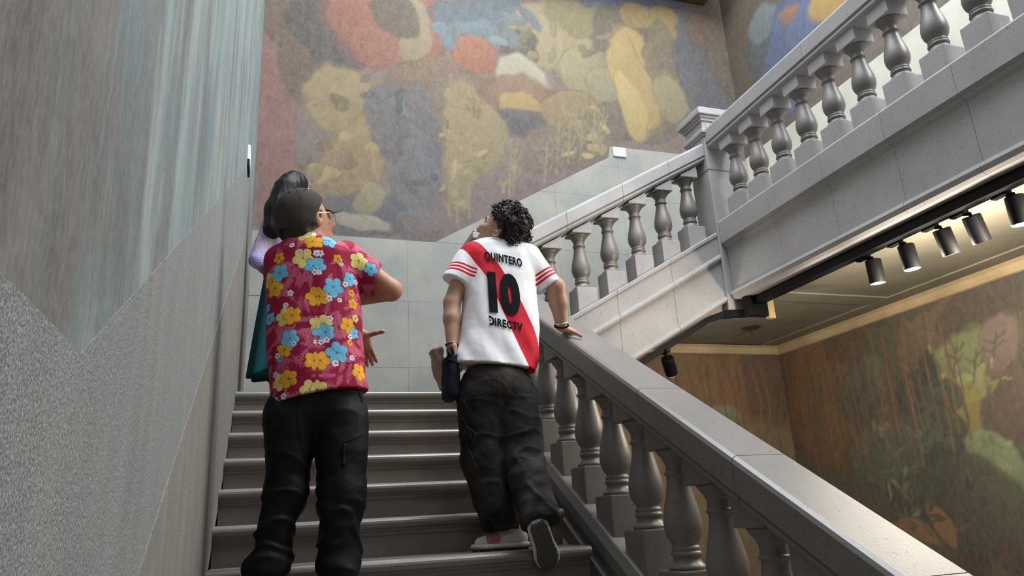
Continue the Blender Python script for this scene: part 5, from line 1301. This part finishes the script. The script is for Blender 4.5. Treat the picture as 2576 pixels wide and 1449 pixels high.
def hairA(P):
    q = (P-arr(hcA))@frA.T.astype(np.float32)
    d = el(P, AX(-0.016, 0, 0.012), (0.109, 0.085, 0.102), frA)
    d = sm(d, el(P, AX(-0.07, 0, -0.06), (0.045, 0.062, 0.05), frA), 0.03)
    d = np.maximum(d, q[:, 0]-0.012-0.45*(q[:, 2]-0.0)); return np.maximum(d+0.005*vn(P, (70, 70, 70)), q[:, 2]-0.03)
lo, hi = bounds([hcA], 0.17); me, _ = mesh_sdf('hair', hairA, lo, hi, 0.005); link('hair', me, CURLS, pA)['label'] = 'short black hair under the cap'
tilt = frame(A_[0]+0.10*A_[2])[3]
def capA(P):
    q = (P-arr(hcA))@frA.T.astype(np.float32)
    d = el(P, AX(-0.016, 0, 0.020), (0.123, 0.098, 0.120), frA)
    d = sm(d, el(P, AX(-0.05, 0, -0.02), (0.085, 0.088, 0.08), frA), 0.02)
    d = np.maximum(d, 0.026-q[:, 2]-0.95*np.clip(-q[:, 0]-0.005, -0.2, 0.2))
    d = np.maximum(d, -el(P, AX(-0.13, 0, -0.055), (0.03, 0.042, 0.034), frA))
    return np.maximum(d, -(d+0.010))
lo, hi = bounds([hcA], 0.26); me, _ = mesh_sdf('cap', capA, lo, hi, 0.004)
cp = link('cap', me, CAPM, pA); cp['label'] = 'faded charcoal baseball cap'
def brimA(P):
    q = (P-arr(hcA))@frA.T.astype(np.float32); x, y, z = q.T
    zz = 0.046-5.2*y*y+0.16*(x-0.1); d = np.abs(z-zz)-0.0045
    r = np.sqrt((np.maximum(x-0.10, 0)/0.085)**2+(y/0.082)**2)
    return np.maximum(np.maximum(d, (r-1)*0.08), 0.075-x)
me, _ = mesh_sdf('brim', brimA, lo, hi, 0.0035); link('brim', me, fabric('faded_brim', (0.085, 0.075, 0.070, 1), 0.2, 0.9, 0.1, 14), cp)
me = lathe_me('button', [(0.011, 0), (0.010, 0.005), (0.005, 0.008), (0.0005, 0.009)], 12); me.transform(Matrix.Translation(Vector(AX(-0.014, 0, 0.138)))); link('button', me, CAPM, cp, smooth=True)
def cap_curve(a0):
    pts = []
    for th in np.linspace(0.05, 1.12, 14):
        dv = np.array([math.cos(a0)*math.sin(th)*0.1225, math.sin(a0)*math.sin(th)*0.0975, math.cos(th)*0.1195]); pts.append(AX(-0.016+dv[0], dv[1], 0.020+dv[2]))
    return pts
for a0 in (0.0, 1.05, 2.1, 3.14, 4.2, 5.24): link('cap_seam', tube_me('cap_seam', cap_curve(a0), 0.0018, 6), CAPM, cp, smooth=True)
for a0 in (0.55, 1.6, 2.6, 3.7):
    th = 0.62; c0 = AX(-0.016+math.cos(a0)*math.sin(th)*0.123, math.sin(a0)*math.sin(th)*0.098, 0.020+math.cos(th)*0.120); nn = unit(c0-AX(-0.014, 0, 0.028))
    link('eyelet', tube_me('eyelet', ringpts(c0, nn, 0.005, 14), 0.0016, 6, True), BLKTH, cp, smooth=True)
def glasses(X, parent, mat, w=0.064):
    g_ = link('glasses', tube_me('glasses', [X(0.108, -0.012, 0.012), X(0.112, 0, 0.016), X(0.108, 0.012, 0.012)], 0.0016, 6), mat, parent, smooth=True); g_['label'] = 'spectacles'
    for k in (-1, 1):
        c = [X(0.104-0.010*abs(math.cos(t)+k*0)*0.4, k*0.036+0.026*math.cos(t), 0.002+0.021*math.sin(t)) for t in np.linspace(0, 2*math.pi, 24, endpoint=False)]
        link('rim', tube_me('rim', c, 0.0016, 6, True), mat, g_, smooth=True)
        link('lens', pydata('lens', c, [tuple(range(24))]), GLASS, g_)
        link('temple', tube_me('temple', [X(0.098, k*0.062, 0.008), X(0.06, k*0.079, 0.012), X(-0.005, k*0.084, 0.012), X(-0.022, k*0.083, -0.004)], 0.0019, 6), mat, g_, smooth=True)
glasses(AX, pA, GOLD)
# floral shirt
rA = [row(598, 748, 812, -1.99, 0.06), row(606, 728, 838, -1.985, 0.07), row(618, 706, 862, -1.98, 0.09), row(645, 686, 888, -1.975, 0.108), row(700, 670, 897, -1.97, 0.118), row(760, 667, 903, -1.965, 0.122), row(850, 672, 912, -1.965, 0.128), row(930, 677, 920, -1.965, 0.140), row(1050, 676, 930, -1.965, 0.152)]
sr = [at(868, 650, -1.975), at(934, 708, -1.97)]; cR = unit(np.array([0.80, 0.0, -0.30])); sl2 = [np.array(sLA), np.array([0.225, -1.84, 0.03])]
hA0 = at(680, 1026, -1.97); hA1 = at(925, 984, -1.97); hsl = (hA1[2]-hA0[2])/(hA1[0]-hA0[0])
def shirtA(P):
    d = loft(P, rA)
    a = np.maximum(rc(P, sr[0], sr[1]+cR*0.05, 0.074, 0.068), (P-arr(sr[1]))@arr(cR)-0.012); d = sm(d, a, 0.028)
    d = sm(d, rc(P, sl2[0], sl2[1], 0.060, 0.058), 0.03)
    d = d+0.012*vn(P, (8, 8, 5))+0.007*vn(P+0.2*P[:, [2, 0, 1]], (18, 18, 10))
    xx = (P[:, 0]-hA0[0]); d = np.maximum(d, hA0[2]+hsl*xx+0.03*np.sin(np.clip(xx/(hA1[0]-hA0[0]), 0, 1)*math.pi)*0.4-P[:, 2])
    d = np.maximum(d, -rc(P, nA-np.array([0, 0, 0.04]), nA+np.array([0, 0, 0.09]), 0.068, 0.075))
    return np.maximum(d, -(d+0.011))
lo, hi = bounds([hA0, hA1, sr[1], nA, at(665, 800, -1.97), at(928, 990, -1.97)], 0.145)
me, V = mesh_sdf('floral_shirt', shirtA, lo, hi, 0.004)
def fpos(px, py): q = at(px, py, -2.06); return q[0], q[2]
FL = dict(y=[(765, 655, 30), (806, 822, 26), (718, 800, 26), (706, 962, 24), (786, 990, 27), (906, 653, 28), (772, 592, 26), (668, 690, 20), (850, 1010, 22), (895, 800, 12), (800, 560, 5)],
          o=[(797, 752, 29), (738, 798, 27), (796, 916, 28), (730, 958, 26), (872, 822, 25), (690, 722, 26), (718, 882, 24), (902, 938, 26), (846, 656, 15), (888, 765, 17), (884, 738, 12), (789, 614, 24), (700, 645, 18), (680, 700, 18), (876, 866, 10)],
          b=[(792, 676, 26), (703, 684, 27), (834, 728, 31), (880, 703, 22), (840, 895, 32), (732, 856, 27), (812, 843, 26), (672, 792, 18), (938, 672, 22), (892, 838, 17), (690, 1012, 16), (826, 610, 24), (742, 872, 10), (705, 905, 9), (660, 760, 14)],
          w=[(800, 645, 11), (796, 692, 10), (822, 757, 11), (732, 740, 10), (855, 668, 8), (866, 718, 10), (824, 808, 10), (814, 862, 10), (800, 868, 9), (742, 870, 9), (720, 770, 9), (834, 922, 11), (698, 895, 9), (716, 1000, 10), (690, 940, 9), (878, 850, 9), (880, 905, 9), (760, 640, 7), (735, 618, 9), (850, 760, 8), (900, 705, 9)])
uu = V[:, 0]+0.25*(V[:, 1]+2.06)*np.sign(V[:, 0]-0.36); zz = V[:, 2]+0.10*(V[:, 1]+2.06)
rg = random.Random(11); sep = np.full(len(V), 1.0)
for key, lst in FL.items():
    fld = np.full(len(V), 1.0)
    for px, py, r in lst:
        c = fpos(px, py); R0 = r/715.0; ph = rg.uniform(0, 6.28); dx = uu-c[0]; dz = zz-c[1]; rr = np.hypot(dx, dz); th = np.arctan2(dz, dx)+ph
        if key == 'y': fl = rr-R0*(0.62+0.42*np.abs(np.cos(2.5*th))**0.55)
        else: fl = rr-R0*(0.60+0.40*np.abs(np.cos(2.5*th))**0.7)
        front = V[:, 1] < -1.93
        m = (fl < fld) & front; fld = np.where(m, fl, fld)
        ins = m & (fl < 0); ln = np.minimum(np.abs(np.cos(2.5*th))*rr*0.4, np.abs(rr-0.10*R0)+0.0006); sep = np.where(ins, ln, sep)
    fattr(me, 'f_'+key, fld)
fattr(me, 'f_sep', sep)
leaf = np.full(len(V), 1.0)
for i in range(210):
    cx, cz = rg.uniform(0.13, 0.66), rg.uniform(-0.46, 0.30); a = rg.uniform(0, 6.28); L = rg.uniform(0.03, 0.055); near = np.hypot(uu-cx, zz-cz) < L*1.6
    if near.sum() < 5: continue
    X_, Z_ = uu[near]-cx, zz[near]-cz; x = X_*math.cos(a)+Z_*math.sin(a); y = -X_*math.sin(a)+Z_*math.cos(a)
    dm = np.abs(y)-0.0012+np.clip(np.abs(x)-L, 0, 1)*3
    for k in range(-3, 5):
        x0 = k*L/5; ln = L*0.55*(1-abs(k)/6); px_ = x-x0; t_ = np.clip((px_*0.7+np.abs(y)*0.71)/ln, 0, 1); dm = np.minimum(dm, np.hypot(px_-t_*ln*0.7, np.abs(y)-t_*ln*0.71)-0.0024*(1-0.6*t_))
    leaf[near] = np.minimum(leaf[near], dm)
fattr(me, 'f_leaf', leaf)
t = NT('red_floral_print'); n = t.noise(t.co((1, 1, 0.6)), 10, 4, 0.5, 0.5)
col = t.mix(t.ramp(n, 0.3, 0.7), (0.21, 0.005, 0.030, 1), (0.34, 0.008, 0.047, 1))
lf = t.attr('f_leaf').outputs['Fac']; col = t.mix(t.math('MULTIPLY', t.math('LESS_THAN', lf, 0.0), 0.7), col, (0.56, 0.13, 0.21, 1)); DK = (0.05, 0.02, 0.02, 1)
for key, c in (('y', (0.70, 0.56, 0.18, 1)), ('o', (0.72, 0.34, 0.02, 1)), ('b', (0.14, 0.46, 0.68, 1)), ('w', (0.75, 0.66, 0.74, 1))):
    fa = t.attr('f_'+key).outputs['Fac']; col = t.mix(t.math('LESS_THAN', fa, 0.0012), col, DK); col = t.mix(t.math('LESS_THAN', fa, -0.0002), col, c)
col = t.mix(t.math('MULTIPLY', t.math('LESS_THAN', t.attr('f_sep').outputs['Fac'], 0.0011), 0.75), col, DK)
t.bump(t.math('ADD', n, t.math('MULTIPLY', t.noise(t.co(), 800, 1), 0.02)), 0.4, 0.03); FLM = t.out(col, 0.75, 0.2)
fs = link('floral_shirt', me, FLM, pA); fs['label'] = 'short-sleeved crimson shirt printed with yellow, orange and blue flowers'
def collar(P):
    d = rc(P, nA-np.array([0, 0, 0.004]), nA+np.array([-0.006, 0.004, 0.026]), 0.080, 0.072); d = np.maximum(d, np.abs((P-arr(nA))[:, 2]-0.004+0.12*(P[:, 1]-nA[1]))-0.020)
    return np.maximum(d, -(d+0.008))
lo, hi = bounds([nA], 0.13); me, V = mesh_sdf('collar', collar, lo, hi, 0.004)
for key in 'yobw':
    fld = np.full(len(V), 1.0)
    for px, py, r in {'y': [(770, 596, 22), (740, 606, 16)], 'o': [(800, 600, 14)], 'b': [(735, 598, 14), (825, 604, 16)], 'w': [(752, 592, 8), (790, 590, 7)]}[key]:
        c = fpos(px, py); rr = np.hypot(V[:, 0]-c[0], V[:, 2]-c[1]); fld = np.minimum(fld, rr-r/655.0)
    fattr(me, 'f_'+key, fld)
fattr(me, 'f_sep', np.ones(len(V))); fattr(me, 'f_leaf', np.ones(len(V)))
link('collar', me, FLM, fs)
# cargo trousers
def trousersA(P):
    d = el(P, at(800, 1010, -1.975), (0.172, 0.112, 0.14))
    d = sm(d, chain(P, [lgL[0], lgL[1], lgL[2]], [0.106, 0.074, 0.058], 0.03), 0.03)
    d = sm(d, chain(P, [lgR[0], lgR[1], lgR[2]], [0.110, 0.088, 0.062], 0.03), 0.012)
    lowb = np.exp(-((P[:, 2]+0.985)/0.045)**2); d = d-0.022*lowb
    d = d+0.036*(np.abs(vn(P+0.35*P[:, [2, 0, 1]], (7, 7, 13)))-0.12)*np.clip(-(P[:, 2]+0.42)*2.2, 0.25, 1)+0.004*vn(P, (27, 27, 36))-0.011*np.exp(-(vn(P+0.6*P[:, [2, 0, 1]], (5.5, 5.5, 11))/0.05)**2)*np.clip(-(P[:, 2]+0.45)*2.2, 0.15, 1)
    return np.maximum(np.maximum(d, -1.075-P[:, 2]), P[:, 2]+0.30)
lo, hi = bounds([lgL[2], lgR[2], at(668, 1000, -1.97), at(928, 980, -1.97)], 0.13); lo[2] = -1.1
me, V = mesh_sdf('cargo_trousers', trousersA, lo, hi, 0.006); tr_ = link('cargo_trousers', me, NYLON, pA); tr_['label'] = 'baggy black cargo trousers with zipped pocket'
bt = bvh_of(me)
surf_tube('pocket_zip', [(864, 1112), (880, 1106), (900, 1097), (915, 1090)], -2.05, 0.0032, BLKTH, tr_, bt)
surf_tube('zip_pull', [(865, 1114), (863, 1140), (864, 1172)], -2.05, 0.0055, BLKTH, tr_, bt)
surf_tube('pocket_welt', [(898, 964), (903, 990), (910, 1010), (921, 990), (922, 970)], -2.05, 0.003, BLKTH, tr_, bt)
surf_tube('side_seam', [(745, 1015), (749, 1060), (756, 1110), (764, 1140)], -2.1, 0.0012, BLKTH, tr_, bt)
SHB = plain('black_trainer', (0.012, 0.012, 0.013, 1), 0.6)
shoe(pA, (lgL[2][0]+0.01, -2.03, -1.154), (lgL[2][0]-0.03, -1.78, -1.154), (0, 0, 1), SHB, SHOEW, None, 'black trainer with white sole')
shoe(pA, (lgR[2][0]+0.0, -2.04, -1.154), (lgR[2][0]+0.05, -1.79, -1.154), (0, 0, 1), SHB, SHOEW, None, 'black trainer with white sole')

# ================================================================== woman on the landing
BASE_C = (0.30, 0.40, 0.0)
hcC = at(745, 474, 0.40); f, s, u, fr = frame((0.80, 0.58, 0.10)); frC = np.array([f, s, u]); C_ = (f, s, u)
CX = lambda a, b, c: hcC+a*C_[0]+b*C_[1]+c*C_[2]
nC = np.array([hcC[0]-0.03, 0.39, hcC[2]-0.19]); sLC = np.array([nC[0]-0.13, 0.40, nC[2]-0.10]); sRC = np.array([nC[0]+0.17, 0.40, nC[2]-0.09]); eLC = at(650, 655, 0.36); wLC = np.array([eLC[0]+0.10, 0.62, 0.98]); eRC = np.array([sRC[0]+0.05, 0.45, 1.05]); wRC = np.array([0.38, 0.68, 1.0])
def bodyC(P):
    d = head_fn(P, hcC, frC); d = sm(d, rc(P, CX(-0.03, 0, -0.06), nC, 0.048, 0.052), 0.03); d = sm(d, rc(P, sLC, sRC, 0.045, 0.045), 0.04)
    d = sm(d, el(P, (nC[0]+0.02, 0.41, 1.18), (0.13, 0.085, 0.2)), 0.05); d = sm(d, el(P, (nC[0]+0.03, 0.42, 0.9), (0.14, 0.09, 0.17)), 0.05)
    for a, b, c in ((sLC, eLC, wLC), (sRC, eRC, wRC)): d = sm(d, rc(P, a, b, 0.042, 0.036), 0.02); d = sm(d, rc(P, b, c, 0.036, 0.025), 0.012)
    d = sm(d, hand_fn(P, wLC, (0.7, 0.7, 0.0), (0, 0, 1), (0.7, -0.7, 0), 0.4, 0.9), 0.012); d = sm(d, hand_fn(P, wRC, (-0.7, 0.6, 0.0), (0, 0, 1), (0.7, 0.7, 0), 0.4, 0.9), 0.012)
    for k in (-1, 1): d = sm(d, chain(P, [(nC[0]+0.03+0.07*k, 0.42, 0.8), (nC[0]+0.03+0.07*k, 0.41, 0.45), (nC[0]+0.03+0.08*k, 0.43, 0.07)], [0.075, 0.055, 0.036], 0.02), 0.03)
    return d
lo, hi = bounds([hcC, sLC, sRC, eLC, wLC, wRC, (nC[0], 0.42, 0.1)], 0.18)
me, _ = mesh_sdf('person', bodyC, lo, hi, 0.006); pC = person('person', me, SK_C, BASE_C, 'person with long straight black hair in lavender blouse and teal skirt standing on the landing')
hp = [at(724, 478, 0.36), at(703, 530, 0.33), at(690, 575, 0.31)]
def hairC(P):
    q = (P-arr(hcC))@frC.T.astype(np.float32)
    d = el(P, CX(-0.012, 0, 0.022), (0.112, 0.094, 0.112), frC); d = np.maximum(d, q[:, 0]-0.055-0.25*q[:, 2])
    d = sm(d, chain(P, hp, [0.105, 0.098, 0.078], 0.04), 0.04); d = np.maximum(d, q[:, 0]-0.06-0.25*np.abs(q[:, 2]))
    return d+0.010*vn(P, (34, 34, 3.5))+0.005*vn(P, (80, 80, 6))
lo, hi = bounds([hcC]+hp, 0.17); me, _ = mesh_sdf('hair', hairC, lo, hi, 0.006); link('hair', me, HAIR, pC)['label'] = 'long straight glossy black hair'
glasses(CX, pC, BLKTH)
rC = [(nC[2]-0.02, nC[0], 0.40, 0.075, 0.07), (nC[2]-0.06, nC[0]+0.01, 0.40, 0.14, 0.09), (nC[2]-0.14, nC[0]+0.02, 0.40, 0.185, 0.11), (1.12, nC[0]+0.02, 0.41, 0.185, 0.12), (0.88, nC[0]+0.03, 0.42, 0.17, 0.12)]
def blouseC(P):
    d = loft(P, rC); d = sm(d, rc(P, sLC, eLC, 0.068, 0.066), 0.03); d = sm(d, rc(P, sRC, eRC, 0.068, 0.062), 0.03)
    d = sm(d, rc(P, eLC, wLC-(wLC-eLC)*0.15, 0.060, 0.042), 0.02); d = sm(d, rc(P, eRC, wRC-(wRC-eRC)*0.15, 0.060, 0.042), 0.02); return d+0.012*vn(P, (14, 14, 12))
lo, hi = bounds([nC, sLC, sRC, eLC, eRC, wLC, wRC, (nC[0], 0.42, 0.9)], 0.16); me, V = mesh_sdf('blouse', blouseC, lo, hi, 0.006)
dl = np.linalg.norm(V-eLC, axis=1); fattr(me, 'cuff', 0.055-np.abs(V[:, 2]-(eLC[2]-0.005))-np.clip(V[:, 0]-0.16, 0, 1)*3)
t = NT('lavender_wavy_print'); w_ = t.n('ShaderNodeTexWave', {'Vector': t.co(), 'Scale': 30.0, 'Distortion': 9.0, 'Detail': 1.0, 'Detail Scale': 0.6}); col = t.mix(t.ramp(w_.outputs[1], 0.12, 0.24), (0.16, 0.09, 0.20, 1), (0.50, 0.42, 0.56, 1))
cu_ = t.math('GREATER_THAN', t.attr('cuff').outputs['Fac'], 0.0); ck = t.n('ShaderNodeTexChecker', {'Vector': t.co((1, 0.3, 1.6)), 'Scale': 90.0, 'Color1': (0.22, 0.06, 0.36, 1), 'Color2': (0.45, 0.62, 0.75, 1)}); col = t.mix(cu_, col, ck.outputs[0])
blo = link('blouse', me, t.out(col, 0.8, 0.2), pC); blo['label'] = 'lavender blouse with wavy print and patterned cuff'
def skr(py, l, r, b): q = row(py, l, r, 0.36, b, 0.40); return q
rS = [skr(628, 690, 752, 0.10), skr(650, 680, 760, 0.13), skr(700, 664, 772, 0.15), skr(800, 647, 790, 0.18), skr(945, 624, 812, 0.22)]
def skirtC(P):
    d = loft(P, rS); a = np.arctan2(P[:, 1]-0.40, P[:, 0]-0.33); d = d+0.016*np.sin(a*11+1.2)*np.clip((1.1-P[:, 2])*0.9, 0, 1)+0.006*vn(P, (9, 9, 3)); return np.maximum(d, -(d+0.015))*0.9
lo, hi = bounds([(0.06, 0.2, 0.17), (0.62, 0.62, 1.2)], 0.1); me, _ = mesh_sdf('skirt', skirtC, lo, hi, 0.007); link('skirt', me, TEAL, pC)['label'] = 'long flared teal skirt'
for k in (-1, 1): shoe(pC, (nC[0]+0.03+0.08*k, 0.36, 0.001), (nC[0]+0.09+0.08*k, 0.58, 0.001), (0, 0, 1), SHB, SHB, None, None)
